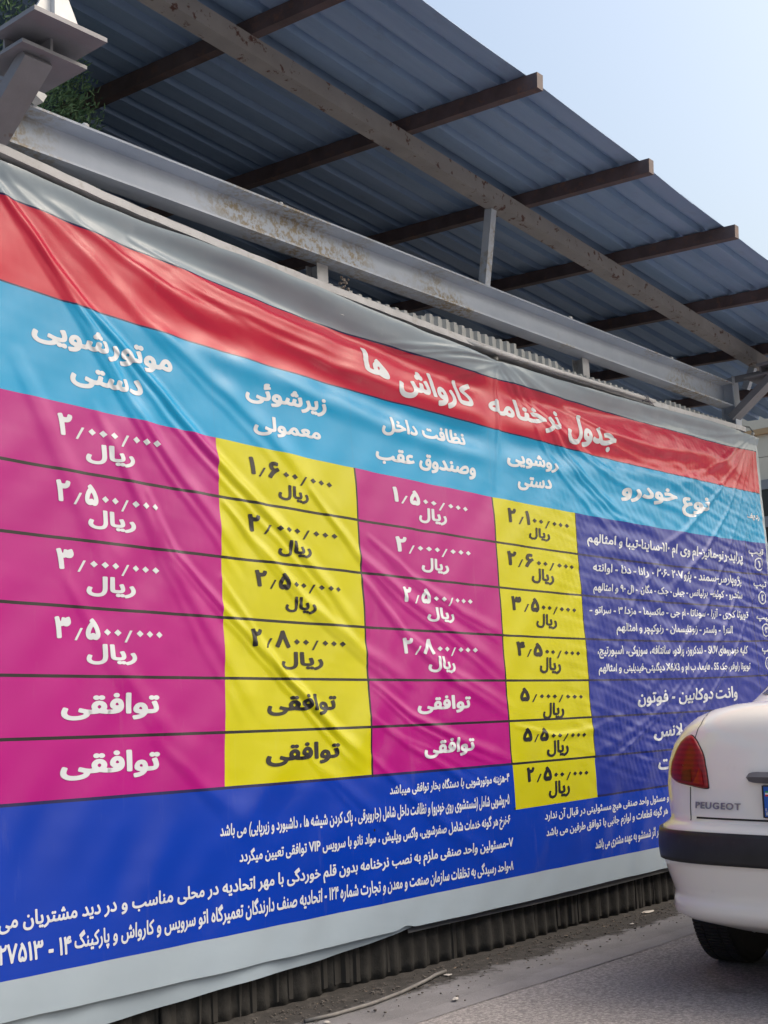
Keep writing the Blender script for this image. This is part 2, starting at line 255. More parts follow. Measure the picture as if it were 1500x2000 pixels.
def vinyl(name, col, rough=.20):
    m, t, b = nodes(name); v = coords(t)
    n1 = noise(t, v, 2.2, 5)
    c = ramp(t, n1, [(.25, tuple(x * .93 for x in col)), (.75, tuple(min(1, x * 1.05) for x in col))])
    # a few dust smears and drip marks
    vs = coords(t, (9, 9, 1.2)); n2 = noise(t, vs, 1.7, 7, .7)
    c = mix(t, ramp(t, n2, [(.60, (0., 0., 0.)), (.95, (.12, .12, .12))]), c, (.42, .41, .40))
    t.links.new(c, b.inputs['Base Color'])
    b.inputs['Roughness'].default_value = rough
    r = ramp(t, noise(t, v, 3.0, 6), [(.3, (rough * .8,) * 3), (.7, (rough * 1.25,) * 3)])
    t.links.new(r, b.inputs['Roughness'])
    b.inputs['Specular IOR Level'].default_value = .38
    # woven backing of the print cloth
    wv = t.nodes.new('ShaderNodeTexWave'); wv.inputs['Scale'].default_value = 120; wv.bands_direction = 'Z'
    t.links.new(v, wv.inputs['Vector'])
    mx = t.nodes.new('ShaderNodeMath'); mx.operation = 'MULTIPLY_ADD'
    t.links.new(noise(t, v, 26, 3), mx.inputs[0]); mx.inputs[1].default_value = 3.0; t.links.new(wv.outputs[1], mx.inputs[2])
    bump(t, b, mx.outputs[0], .09, .002)
    return m

V_WHITE = vinyl('banner_white', (.28, .345, .41))
V_RED = vinyl('banner_red', (.42, .011, .045))
V_CYAN = vinyl('banner_cyan', (.0002, .25, .50))
V_MAG = vinyl('banner_magenta', (.32, .003, .17))
V_YEL = vinyl('banner_yellow', (.43, .42, .002))
V_INDIGO = vinyl('banner_indigo', (.010, .025, .235))
V_BLUE = vinyl('banner_blue', (.0010, .031, .33))
V_BLACK = vinyl('banner_black', (.012, .012, .016))
V_NAVY = vinyl('banner_navy', (.012, .014, .07))
V_TEAL = vinyl('banner_teal', (.004, .24, .48))
V_INK = vinyl('banner_lettering_white', (.50, .54, .60))

def beam_mat():
    m, t, b = nodes('grey_beam_paint'); v = coords(t)
    c = ramp(t, noise(t, v, 3, 8, .6), [(.3, (.37, .43, .53)), (.7, (.47, .53, .63))])
    # worn patches where the paint has gone to rust and primer, and a scatter of chips
    area = ramp(t, noise(t, coords(t, (1.0, 1, 1.6)), 1.35, 4, .5), [(.505, (0., 0., 0.)), (.63, (1., 1., 1.))])
    spot = ramp(t, noise(t, v, 38, 6, .7), [(.44, (0., 0., 0.)), (.58, (1., 1., 1.))])
    c = mix(t, mix(t, 1.0, area, spot, 'MULTIPLY'), c, (.27, .225, .155))
    c = mix(t, ramp(t, noise(t, v, 52, 4, .8), [(.69, (0., 0., 0.)), (.73, (.8, .8, .8))]), c, (.17, .13, .11))
    c = mix(t, ramp(t, noise(t, coords(t, (14, 14, 1.2)), 2, 6, .7), [(.62, (0., 0., 0.)), (.85, (.45, .45, .45))]), c, (.27, .27, .28))
    t.links.new(c, b.inputs['Base Color']); b.inputs['Roughness'].default_value = .55
    bump(t, b, noise(t, v, 45, 5), .2, .003); return m
PAINT_GREY = beam_mat()
GALV = plain('galvanised_sheet', (.40, .43, .44), .45, .25, .16, 9, dirt=(.22, .22, .21), dirt_amt=(.55, .8))
def roof_mat():
    m, t, b = nodes('roof_sheet_underside')
    c = ramp(t, noise(t, coords(t, (.35, 5, 1)), 2.2, 7, .6), [(.3, (.18, .285, .46)), (.7, (.25, .36, .55))])
    c = mix(t, ramp(t, noise(t, coords(t, (1, 1.6, 1)), 5, 8, .7), [(.56, (0., 0., 0.)), (.8, (.45, .45, .45))]), c, (.13, .155, .21))
    t.links.new(c, b.inputs['Base Color']); b.inputs['Roughness'].default_value = .38; b.inputs['Metallic'].default_value = .15
    return m
ROOF = roof_mat()
RAFT = plain('red_oxide_steel', (.08, .06, .066), .6, 0, .3, 8, dirt=(.17, .09, .06), dirt_amt=(.55, .75))
UPB = plain('weathered_beam_paint', (.25, .245, .25), .6, 0, .12, 7, dirt=(.085, .035, .028), dirt_amt=(.58, .63), bmp=.2)
RAILW = plain('chalky_rail_paint', (.44, .455, .49), .6, 0, .14, 7, dirt=(.25, .24, .22), dirt_amt=(.55, .8), bmp=.2)
RAILG = plain('dull_rail_steel', (.24, .26, .28), .5, .1, .12, 7)
PLATE = plain('bracket_steel', (.18, .19, .225), .55, 0, .12, 8, dirt=(.12, .08, .06), dirt_amt=(.62, .75), bmp=.15)
WHITEST = plain('white_bracket_paint', (.62, .64, .66), .5, 0, .1, 9, dirt=(.35, .28, .22), dirt_amt=(.6, .8))

# ------------------------------------------------------------------ banner cloth
FOLD_PTS = [(np.array(p), w_ * .78, a_ * (.70 if np.mean(p, axis=0)[0] < 6.4 else .62)) for p, w_, a_ in FOLDS]
for p, w_, a_ in FOLDS:                                 # finer companion pleats beside the main ones
    q = np.array(p); t = np.linspace(0, 1, len(q))[:, None]
    side = RNG.choice([-1, 1]) * (.035 + 1.1 * w_ * t) * np.array([[.75, .65]]) * (1 if q[-1, 0] > q[0, 0] else -1)
    FOLD_PTS.append((q + side * (.4 + .6 * t) + RNG.normal(0, .012, q.shape), w_ * .45, abs(a_) * RNG.uniform(.2, .42)))
WAVES = [(RNG.uniform(.16, .6), RNG.uniform(-1.25, -.35), RNG.uniform(0, 6.28), RNG.uniform(.6, 1)) for _ in range(7)]
CRUMP = [(RNG.uniform(.045, .15), RNG.uniform(.3, 1.5), RNG.uniform(0, 6.28), RNG.uniform(.5, 1)) for _ in range(9)]

def billow(X, Z):
    """distance the cloth stands off the fence"""
    X = np.asarray(X, float); Z = np.asarray(Z, float)
    D = np.full(X.shape, .022)
    for L, ang, ph, a in WAVES:
        D += .0013 * a * np.sin(2 * np.pi * (X * np.cos(ang) + Z * np.sin(ang)) / L + ph + 1.3 * np.sin(1.7 * X + 2.1 * Z))
    cw = np.clip((X - 6.3) / 1.2, 0, 1) * np.clip((Z - .55) / .5, 0, 1) * np.clip((3.05 - Z) / .3, 0.3, 1)
    cw2 = .07 + .93 * cw
    for L, ang, ph, a in CRUMP:
        D += .0016 * a * cw2 * np.sin(2 * np.pi * (X * np.cos(ang) + Z * np.sin(ang)) / L + ph + 2.2 * np.sin(3.1 * X - 2.7 * Z) + 1.5 * np.sin(1.1 * X + 5 * Z)) * (.5 + .5 * np.sin(2.3 * X + 1.9 * Z + ph))
    # the top hem rolls forward over the rail and sags between its ties
    t = np.polyval(RP['top'], np.minimum(X, 9.45)) - .026 - .03 * np.exp(-((X - 3.3) / .5) ** 2) - Z
    ss = lambda a, b, v: (lambda q: q * q * (3 - 2 * q))(np.clip((v - a) / (b - a), 0, 1))
    A = ss(3.0, 4.2, X) * (1 - .85 * np.exp(-((X - 5.96) / .16) ** 2)) * (1 - ss(8.7, 9.4, X)) * (1 - .25 * ss(6, 6.4, X))
    dip = .12 + .05 * np.sin(X * 1.3 + .5)
    D += .022 * (1 - ss(0, .07, t)) * (1 - .5 * A) + A * (.052 * (1 - ss(.01, dip + .03, t)) - .030 * np.exp(-((t - dip) / .06) ** 2) + .026 * np.exp(-((t - dip - .17) / .07) ** 2) - .012 * np.exp(-((t - dip - .30) / .06) ** 2) + .010 * np.exp(-((t - dip - .40) / .05) ** 2))
    for pts, w_, a_ in FOLD_PTS:
        lo = pts.min(0) - 3 * w_; hi = pts.max(0) + 3 * w_
        m = (X > lo[0]) & (X < hi[0]) & (Z > lo[1]) & (Z < hi[1])
        if not m.any(): continue
        x = X[m]; z = Z[m]
        seg = np.diff(pts, axis=0); ln = np.hypot(seg[:, 0], seg[:, 1]); cum = np.r_[0, np.cumsum(ln)]; tot = cum[-1]
        best = np.full(x.shape, 9e9); sd = np.zeros(x.shape); tt = np.zeros(x.shape)
        for k in range(len(seg)):
            u = ((x - pts[k, 0]) * seg[k, 0] + (z - pts[k, 1]) * seg[k, 1]) / ln[k] ** 2
            uc = np.clip(u, 0, 1)
            dx = x - pts[k, 0] - uc * seg[k, 0]; dz = z - pts[k, 1] - uc * seg[k, 1]
            d2 = dx * dx + dz * dz
            b = d2 < best
            best = np.where(b, d2, best)
            sd = np.where(b, np.sign(dx * seg[k, 1] - dz * seg[k, 0]) * np.sqrt(d2), sd)
            tt = np.where(b, (cum[k] + uc * ln[k]) / tot, tt)
        ww = w_ * (.55 + .9 * tt)                      # pleats open as they leave the tie
        q = sd / ww
        prof = np.exp(-(np.where(q > 0, q * 1.5, q * .85)) ** 2) - .15 * np.exp(-((q + 1.7) / 1.1) ** 2)
        tap = np.sin(np.pi * np.clip(tt * .93 + .06, 0, 1)) ** .55
        D[m] += a_ * prof * tap
    return D

def cloth_normal(X, Z, e=.004):
    gx = (billow(X + e, Z) - billow(X - e, Z)) / (2 * e); gz = (billow(X, Z + e) - billow(X, Z - e)) / (2 * e)
    N = np.stack([-gx, -np.ones_like(gx), -gz], -1)
    return N / np.linalg.norm(N, axis=-1, keepdims=True)

def colX(k, Z): return np.polyval(CP[k], Z) if k in CP else np.full_like(Z, {'left': 2.25}[k])
def rowZ(k, X): return np.polyval(RP[k], np.minimum(X, 9.45)) - ((.026 + .03 * np.exp(-((X - 3.3) / .5) ** 2)) if k == 'top' else 0)

LW, LN = .0062, .0035                                   # half width of heavy and thin ruled lines
cu = [('left', 0), ('c1', -LN), ('c1', LN), ('c2', -LW), ('c2', LW), ('c3', -LW), ('c3', LW), ('c4', -LN*1.3), ('c4', LN*1.3), ('c5', -LN), ('c5', LN), ('c6', -.035), ('c6', 0)]
cn = [125, 1, 80, 1, 92, 1, 70, 1, 190, 1, 30, 3]
cname = ['A', 'lA', 'B', 'l', 'Cc', 'l', 'D', 'l', 'E', 'lt', 'F', 'edge']
rv = [('top', 0), ('red0', LN), ('red0', -LN), ('red1', LN), ('red1', -LN), ('cy', 0)]
rn = [22, 1, 24, 1, 32]
rname = ['white', 'lt', 'red', 'lt', 'cyan']
for k in ('L1', 'L2', 'L3', 'L4', 'L5', 'L6', 'L7'):
    rv += [(k, LW), (k, -LW)]; rn += [20, 1]; rname += ['row' + k[1], 'r' + k[1]]
rv += [('blue', 0), ('bot', 0)]; rn += [26, 12]; rname += ['notes', 'hemline']
cpos = [(0, 0.0)]; rpos = [(0, 0.0)]; ccell = []; rcell = []
for i, n in enumerate(cn):
    cpos += [(i, (k + 1) / n) for k in range(n)]; ccell += [cname[i]] * n
for i, n in enumerate(rn):
    rpos += [(i, (k + 1) / n) for k in range(n)]; rcell += [rname[i]] * n
nc, nr = len(cpos), len(rpos)
XX = np.zeros((nr, nc)); ZZ = np.full((nr, nc), 1.5)
def edge_c(k, Z): return colX(cu[k][0], Z) + cu[k][1]
def edge_r(k, X): return rowZ(rv[k][0], X) + rv[k][1]
for it in range(4):
    ce = [edge_c(k, ZZ) for k in range(len(cu))]
    for j, (i, f) in enumerate(cpos): XX[:, j] = (ce[i] * (1 - f) + ce[i + 1] * f)[:, j]
    re = [edge_r(k, XX) for k in range(len(rv))]
    for j, (i, f) in enumerate(rpos): ZZ[j, :] = (re[i] * (1 - f) + re[i + 1] * f)[j, :]
del ce, re
# a slightly ragged lower hem and a pinched upper hem
t_hem = np.clip((.30 - ZZ) / .12, 0, 1)
ZZ += t_hem * (.0025 * np.sin(XX * 2.9) + .0012 * np.sin(XX * 11.0 + 1) + .02 * np.exp(-((XX - 4.96) / .05) ** 2))
DD = billow(XX, ZZ)
P = np.stack([XX, -DD, ZZ], -1)
mats = [V_WHITE, V_RED, V_CYAN, V_MAG, V_YEL, V_INDIGO, V_BLUE, V_BLACK, V_NAVY, V_TEAL]
def cell_mat(r, c):
    if r in ('white', 'hemline') or c == 'edge': return 0
    if r == 'red': return 1
    if r == 'lt': return 8
    if r == 'cyan': return 9 if c in ('lA', 'l', 'lt') and c != 'l' else (9 if c == 'l' else 2)
    if r == 'notes': return 6
    right = c in ('E', 'F', 'lt')
    if r[0] == 'r' and r[1:].isdigit():                 # ruled lines
        k = int(r[1:])
        if right or c == 'l' and False: return 8
        if k == 7: return 4 if c == 'D' else (7 if c == 'l' else 6)
        if k == 6 and c in ('A', 'lA', 'B', 'Cc'): return 8
        return 7
    k = int(r[3:])
    if right: return 8 if c == 'lt' else 5
    if k == 7: return {'D': 4}.get(c, 6)
    if c == 'lA': return 3
    return {'A': 3, 'B': 4, 'Cc': 3, 'D': 4, 'l': 7}[c]
MI = np.array([[cell_mat(r, c) for c in ccell] for r in rcell])
# the lowest blue-column rows run over into the cobalt of the notes
banner = grid_mesh('price_banner', P, mats, None, MI)
tag(banner, 'large glossy price table banner, red, cyan, magenta, yellow and blue, tied along the fence', 'banner')

# lower flap folded back behind the hem
xs = np.linspace(2.25, 5.02, 90); fl = []
for k in range(5):
    f = k / 4
    zt = rowZ('bot', xs) + .03
    zb = np.interp(xs, [2.2, 3.2, 3.9, 4.4, 4.9, 5.02], [.095, .122, .145, .165, .196, .213]) + .0025 * np.sin(xs * 5.3) + .0012 * np.sin(xs * 17)
    fl.append(np.stack([xs, np.full_like(xs, .004) - .012 * f * (1 - f) + .006 * np.sin(xs * 6) * f, zt * (1 - f) + zb * f], -1))
flap = grid_mesh('folded_hem', np.array(fl), [V_WHITE], banner)
xs = np.linspace(5.0, 9.4, 120); fl = []
for k in range(4):
    f = k / 3
    zt = rowZ('bot', xs) + .01; zb = zt - .04 - .004 * np.sin(xs * 2.2)
    fl.append(np.stack([xs, np.full_like(xs, .012) - .010 * f, zt * (1 - f) + zb * f], -1))
DARKV = plain('banner_back_dark', (.05, .055, .065), .5, 0, .2, 8)
grid_mesh('folded_hem', np.array(fl), [DARKV], banner)
# eyelet gathers: small knots of cord at the two visible ties and the far corner
CORD = plain('tie_cord', (.42, .42, .40), .8, 0, .2, 30)
for (x, z) in ((5.962, 3.196), (9.40, 3.262)):
    bm = bmesh.new()
    tube(bm, [(x - .006, -.045, z - .012), (x + .004, -.05, z + .01), (x + .010, -.02, z + .06), (x + .012, .03, z + .075)], .006, 8)
    bmesh.ops.create_icosphere(bm, subdivisions=2, radius=.014, matrix=Matrix.Translation((x, -.045, z)))
    from_bm('tie_cord', bm, [CORD], banner, True)

# ------------------------------------------------------------------ lettering
D_, R_ = 'D', 'R'                                       # joins both sides / joins only the letter before it
FORMS = {'ا': (0xFE8D, R_), 'آ': (0xFE81, R_), 'ئ': (0xFE89, D_), 'ب': (0xFE8F, D_), 'پ': (0xFB56, D_), 'ت': (0xFE95, D_), 'ث': (0xFE99, D_),
 'ج': (0xFE9D, D_), 'چ': (0xFB7A, D_), 'ح': (0xFEA1, D_), 'خ': (0xFEA5, D_), 'د': (0xFEA9, R_), 'ذ': (0xFEAB, R_), 'ر': (0xFEAD, R_),
 'ز': (0xFEAF, R_), 'ژ': (0xFB8A, R_), 'س': (0xFEB1, D_), 'ش': (0xFEB5, D_), 'ص': (0xFEB9, D_), 'ض': (0xFEBD, D_), 'ط': (0xFEC1, D_),
 'ظ': (0xFEC5, D_), 'ع': (0xFEC9, D_), 'غ': (0xFECD, D_), 'ف': (0xFED1, D_), 'ق': (0xFED5, D_), 'ک': (0xFB8E, D_), 'گ': (0xFB92, D_),
 'ل': (0xFEDD, D_), 'م': (0xFEE1, D_), 'ن': (0xFEE5, D_), 'ه': (0xFEE9, D_), 'و': (0xFEED, R_), 'ی': (0xFBFC, D_)}
def shape(s):
    out = []; i = 0
    while i < len(s):
        c = s[i]
        if c not in FORMS: out.append(c); i += 1; continue
        base, ty = FORMS[c]
        prev = i > 0 and s[i-1] in FORMS and FORMS[s[i-1]][1] == D_
        if c == 'ل' and i + 1 < len(s) and s[i+1] == 'ا':
            out.append(chr(0xFEFC if prev else 0xFEFB)); i += 2; continue
        nxt = ty == D_ and i + 1 < len(s) and s[i+1] in FORMS
        # order of the presentation forms: isolated, final, initial, medial
        out.append(chr(base + (3 if prev and nxt else 1 if prev else 2 if nxt else 0)))
        i += 1
    # right to left, keeping runs of Latin letters and digits in their own order
    vis = []; run = []
    def ltr(ch): return ch.isdigit() or ('A' <= ch <= 'Z')
    k = 0
    while k < len(out):
        ch = out[k]
        if ltr(ch):
            j = k
            while j < len(out) and (ltr(out[j]) or (out[j] == ',' and j + 1 < len(out) and ltr(out[j+1]))): j += 1
            vis.append(''.join(out[k:j])); k = j
        else:
            vis.append({'(': ')', ')': '('}.get(ch, ch)); k += 1
    return ''.join(reversed(vis))

BARS = {}
def outline(body):
    """flattened closed outlines of a line of lettering"""
    cu_ = bpy.data.curves.new('lettering', 'FONT'); cu_.body = body; cu_.size = 1.0
    o = bpy.data.objects.new('lettering', cu_); C.objects.link(o)
    dg = bpy.context.evaluated_depsgraph_get()
    cc = o.evaluated_get(dg).to_curve(dg)
    out = []
    for sp in cc.splines:
        b = sp.bezier_points; n = len(b); pts = []
        for k in range(n):
            p0, h0, h1, p1 = b[k].co, b[k].handle_right, b[(k+1) % n].handle_left, b[(k+1) % n].co
            straight = ((h0 - p0).cross(p1 - p0)).length < 1e-5 and ((h1 - p1).cross(p0 - p1)).length < 1e-5
            for t in ([0] if straight else [0, .2, .4, .6, .8]):
                u = 1 - t
                q = p0 * u**3 + h0 * (3*u*u*t) + h1 * (3*u*t*t) + p1 * t**3
                pts.append((q.x, q.y))
        if len(pts) > 2: out.append(np.array(pts))
    o.evaluated_get(dg).to_curve_clear()
    C.objects.unlink(o); bpy.data.objects.remove(o); bpy.data.curves.remove(cu_)
    return out

GC = {}
def glyph(ch, off, cell):
    """(verts, faces, advance): one letter, emboldened by 'off', filled with small facets that can follow the folds"""
    key = (ch, off, cell)
    if key in GC: return GC[key]
    if 'w' not in BARS: BARS['w'] = max(p[:, 0].max() for p in outline('||'))
    adv = max(p[:, 0].max() for p in outline('|' + ch + '|')) - BARS['w']
    cs = outline(ch) if ch != ' ' else []
    if not cs: GC[key] = (np.zeros((0, 2)), [], adv); return GC[key]
    A = np.concatenate(cs); B = np.concatenate([np.roll(c, -1, 0) for c in cs])
    mn = A.min(0) - off - 2 * cell; mx = A.max(0) + off + 2 * cell
    gx = np.arange(mn[0], mx[0] + cell, cell); gy = np.arange(mn[1], mx[1] + cell, cell)
    GX, GY = np.meshgrid(gx, gy, indexing='ij')
    d2 = np.full(GX.shape, 9e9); wn = np.zeros(GX.shape, int)
    for (x0, y0), (x1, y1) in zip(A, B):
        ex, ey = x1 - x0, y1 - y0; L = ex * ex + ey * ey
        if L < 1e-14: continue
        u = np.clip(((GX - x0) * ex + (GY - y0) * ey) / L, 0, 1)
        d2 = np.minimum(d2, (GX - x0 - u * ex) ** 2 + (GY - y0 - u * ey) ** 2)
        if y0 != y1:
            cr = ((y0 <= GY) & (y1 > GY)) | ((y1 <= GY) & (y0 > GY))
            xi = x0 + (GY - y0) / (y1 - y0) * ex
            wn += np.where(cr & (xi > GX), 1 if y1 > y0 else -1, 0)
    ph = np.sqrt(d2); ph = np.where(wn != 0, -ph, ph) - off
    ins = ph < 0; V = []; ids = {}; F = []
    def vid(k, xy):
        if k not in ids: ids[k] = len(V); V.append(xy)
        return ids[k]
    cnt = ins[:-1, :-1].astype(int) + ins[1:, :-1] + ins[1:, 1:] + ins[:-1, 1:]
    for i_, j_ in np.argwhere(cnt > 0):
        cor = ((i_, j_), (i_ + 1, j_), (i_ + 1, j_ + 1), (i_, j_ + 1)); poly = []
        for a in range(4):
            p, q = cor[a], cor[(a + 1) % 4]
            if ins[p]: poly.append(vid(p, (gx[p[0]], gy[p[1]])))
            if ins[p] != ins[q]:
                t = min(max(ph[p] / (ph[p] - ph[q]), .02), .98)
                poly.append(vid((min(p, q), max(p, q)), (gx[p[0]] + t * (gx[q[0]] - gx[p[0]]), gy[p[1]] + t * (gy[q[1]] - gy[p[1]]))))
        if len(poly) > 2: F.append(tuple(poly))
    GC[key] = (np.array(V), F, adv)
    return GC[key]

def text_mesh(body, off, cell):
    V = []; F = []; x = 0; b = 0
    for ch in body:
        v, f, a = glyph(ch, off, cell)
        if len(v):
            V.append(v + np.array([x, 0])); F += [tuple(b + i for i in q) for q in f]; b += len(v)
        x += a
    V = np.concatenate(V); mn, mx = V.min(0), V.max(0)
    return (V - mn) / (mx - mn), F

def quad_grid(p, n, m):
    """a quadrilateral as n x m facets"""
    p = np.array(p); V = []
    for a in range(n + 1):
        for c in range(m + 1):
            u, v = a / n, c / m
            V.append(tuple(p[0]*(1-u)*(1-v) + p[1]*u*(1-v) + p[2]*u*v + p[3]*(1-u)*v))
    F = [(a*(m+1)+c, (a+1)*(m+1)+c, (a+1)*(m+1)+c+1, a*(m+1)+c+1) for a in range(n) for c in range(m)]
    return V, F

FA = '۰۱۲۳۴۵۶۷۸۹'
def price_mesh(num):
    """figures as on the banner: tall digits, lozenge noughts and leaning strokes"""
    V = []; Fc = []; x = 0
    def add(vs, fs):
        b = len(V); V.extend(vs); Fc.extend([tuple(b + i for i in f) for f in fs])
    for ch in num:
        if ch == '/':
            add(*quad_grid([(x + .02, -.05), (x + .12, -.05), (x + .40, .52), (x + .29, .52)], 1, 6)); x += .52
        elif ch == '0':
            r = .16; cx, cy = x + .22, .39
            add(*quad_grid([(cx - r, cy), (cx, cy - r), (cx + r, cy), (cx, cy + r)], 3, 3)); x += .47
        else:
            v, f, a = glyph(FA[int(ch)], .046, .025)
            mn, mx = v.min(0), v.max(0); sc = 1.0 / (mx[1] - mn[1])
            add([((a_ - mn[0]) * sc * .95 + x, (b_ - mn[1]) * sc) for a_, b_ in v], f); x += (mx[0] - mn[0]) * sc * .95 + .12
    V = np.array(V); V[:, 0] /= V[:, 0].max()
    return V, Fc                                        # already in the unit box (x) and digit heights (y)

def lay(name, V2, fs, quad, m, lift=.0016):
    """V2 in the unit square -> the cloth; quad = BL, BR, TL, TR on the fence plane"""
    q = np.array(quad).reshape(4, 2)
    u = V2[:, :1]; v = V2[:, 1:]
    W = q[0] * (1-u) * (1-v) + q[1] * u * (1-v) + q[2] * (1-u) * v + q[3] * u * v
    N = cloth_normal(W[:, 0], W[:, 1])
    co = np.stack([W[:, 0], -billow(W[:, 0], W[:, 1]), W[:, 1]], -1) + N * lift
    me = bpy.data.meshes.new(name)
    me.from_pydata([tuple(p) for p in co], [], fs)
    me.polygons.foreach_set('use_smooth', np.full(len(fs), True)); me.update()
    me.normals_split_custom_set_from_vertices([tuple(n) for n in N])
    return link(name, me, [m], banner)

for kind, st, s, quad in TEXTS:
    m = V_BLACK if st[0] == 'k' else V_INK
    if st.endswith('n'):
        v, f = price_mesh(s)
    else:
        off, cell = {'w': (.038, .026), 'k': (.038, .026), 'wc': (.027, .032), 'wo': (.034, .03)}[st]
        v, f = text_mesh(shape(s), off, cell)
        if st == 'wo':                                  # a ringed number
            v = v * np.array([.34, .5]) + np.array([.33, .25]); n = 28; b = len(v)
            a = np.linspace(0, 2 * np.pi, n, endpoint=False)
            ring = np.concatenate([np.stack([.5 + .5 * np.cos(a), .5 + .5 * np.sin(a)], -1), np.stack([.5 + .41 * np.cos(a), .5 + .41 * np.sin(a)], -1)])
            v = np.concatenate([v, ring])
            f = f + [(b + k, b + (k + 1) % n, b + n + (k + 1) % n, b + n + k) for k in range(n)]
    lay(kind, v, f, quad, m)

# ------------------------------------------------------------------ ground
def fnoise(x, y, s=1.0, seed=0):
    return (np.sin(x * 1.7 * s + y * 2.3 * s + seed) + np.sin(x * 4.1 * s - y * 3.3 * s + 1.3 * seed) * .5 + np.sin(x * 9.7 * s + y * 7.9 * s + 2.1 * seed) * .25)

def asphalt():
    m, t, b = nodes('asphalt'); v = coords(t)
    big = noise(t, v, .8, 6); fine = noise(t, v, 62, 5, .75)
    vo = t.nodes.new('ShaderNodeTexVoronoi'); vo.inputs['Scale'].default_value = 85; t.links.new(v, vo.inputs['Vector'])
    c = ramp(t, big, [(.3, (.115, .111, .115)), (.7, (.17, .164, .168))])
    c = mix(t, ramp(t, fine, [(.42, (0., 0., 0.)), (.66, (.95, .95, .95))]), c, (.36, .34, .335))
    c = mix(t, ramp(t, vo.outputs[0], [(.1, (.55, .55, .55)), (.35, (0., 0., 0.))]), c, (.07, .07, .07))
    c = mix(t, ramp(t, noise(t, v, 2.6, 8, .7), [(.57, (0., 0., 0.)), (.70, (.7, .7, .7))]), c, (.09, .086, .086))
    t.links.new(c, b.inputs['Base Color']); b.inputs['Roughness'].default_value = .85
    bump(t, b, fine, .9, .004); return m
def concrete(name, col, st=.12):
    m, t, b = nodes(name); v = coords(t)
    c = ramp(t, noise(t, v, 2.2, 8, .65), [(.3, tuple(x * .72 for x in col)), (.7, tuple(x * 1.18 for x in col))])
    c = mix(t, ramp(t, noise(t, v, 7, 8, .7), [(.55, (0., 0., 0.)), (.75, (.75, .75, .75))]), c, tuple(x * .42 for x in col))
    c = mix(t, ramp(t, noise(t, v, 120, 3), [(.4, (0., 0., 0.)), (.8, (.4, .4, .4))]), c, tuple(x * 1.5 for x in col))
    t.links.new(c, b.inputs['Base Color']); b.inputs['Roughness'].default_value = .9
    bump(t, b, noise(t, v, 60, 6, .7), .6, .005); return m

def strip(name, y_in, y_out, z, m, xs, amp, seed, kind='structure', sub=6, rough=0.0):
    P = []
    for k in range(sub + 1):
        f = k / sub
        zf = z + (.0013 - z) * f if name == 'dirt_verge' else z
        y = (y_in + amp[0] * fnoise(xs, 0 * xs, 1.3, seed)) * (1 - f) + (y_out + amp[1] * fnoise(xs, 0 * xs + 3, 1.6, seed + 4)) * f
        zz = zf + rough * fnoise(xs * 3, y * 9, 2.0, seed) * min(1, 4 * f * (1 - f))
        P.append(np.stack([xs, y, zz], -1))
    P = np.array(P); P[..., 2] += np.minimum(P[..., 1] + .6, 0) * .03
    o = grid_mesh(name, P[::-1], [m])
    return tag(o, kind=kind)

g = bmesh.new()
for q in (((-300, -.5), (300, -.5), (300, 300), (-300, 300)), ((-300, -300), (300, -300), (300, -13.9), (-300, -13.9))):
    g.faces.new([g.verts.new((x, y, -.012 if y > -1 else -.42)) for x, y in q])
tag(from_bm('ground', g, [concrete('yard_ground', (.16, .15, .14))]), kind='structure')
xs = np.linspace(-40, 60, 700)
strip('road', -.60, -14.0, -.0015, asphalt(), xs, (.03, 0), 2)
strip('gutter', -.24, -.66, .001, concrete('gutter_concrete', (.172, .17, .178)), np.linspace(-8, 40, 1200), (.07, .004), 5, rough=.0003)
def verge_mat():
    m, t, b = nodes('dirt_over_concrete'); v = coords(t)
    tc = t.nodes.new('ShaderNodeTexCoord'); sx = t.nodes.new('ShaderNodeSeparateXYZ'); t.links.new(tc.outputs['Object'], sx.inputs[0])
    ad = t.nodes.new('ShaderNodeMath'); ad.operation = 'MULTIPLY_ADD'
    t.links.new(noise(t, v, 3.2, 10, .72), ad.inputs[0]); ad.inputs[1].default_value = .62; t.links.new(sx.outputs[1], ad.inputs[2])
    con = ramp(t, noise(t, v, 2.2, 8, .65), [(.3, (.12, .119, .124)), (.7, (.20, .198, .207))])
    soil = ramp(t, noise(t, v, 14, 9, .7), [(.3, (.013, .012, .0115)), (.55, (.034, .031, .029)), (.75, (.08, .074, .07))])
    c = mix(t, ramp(t, ad.outputs[0], [(.0, (0., 0., 0.)), (.07, (1., 1., 1.))]), con, soil)
    t.links.new(c, b.inputs['Base Color']); b.inputs['Roughness'].default_value = .95
    bump(t, b, noise(t, v, 55, 8, .75), .9, .006); return m
strip('dirt_verge', .20, -.52, .0045, verge_mat(), np.linspace(-2, 16, 900), (0, .015), 9, sub=18, rough=.0012)

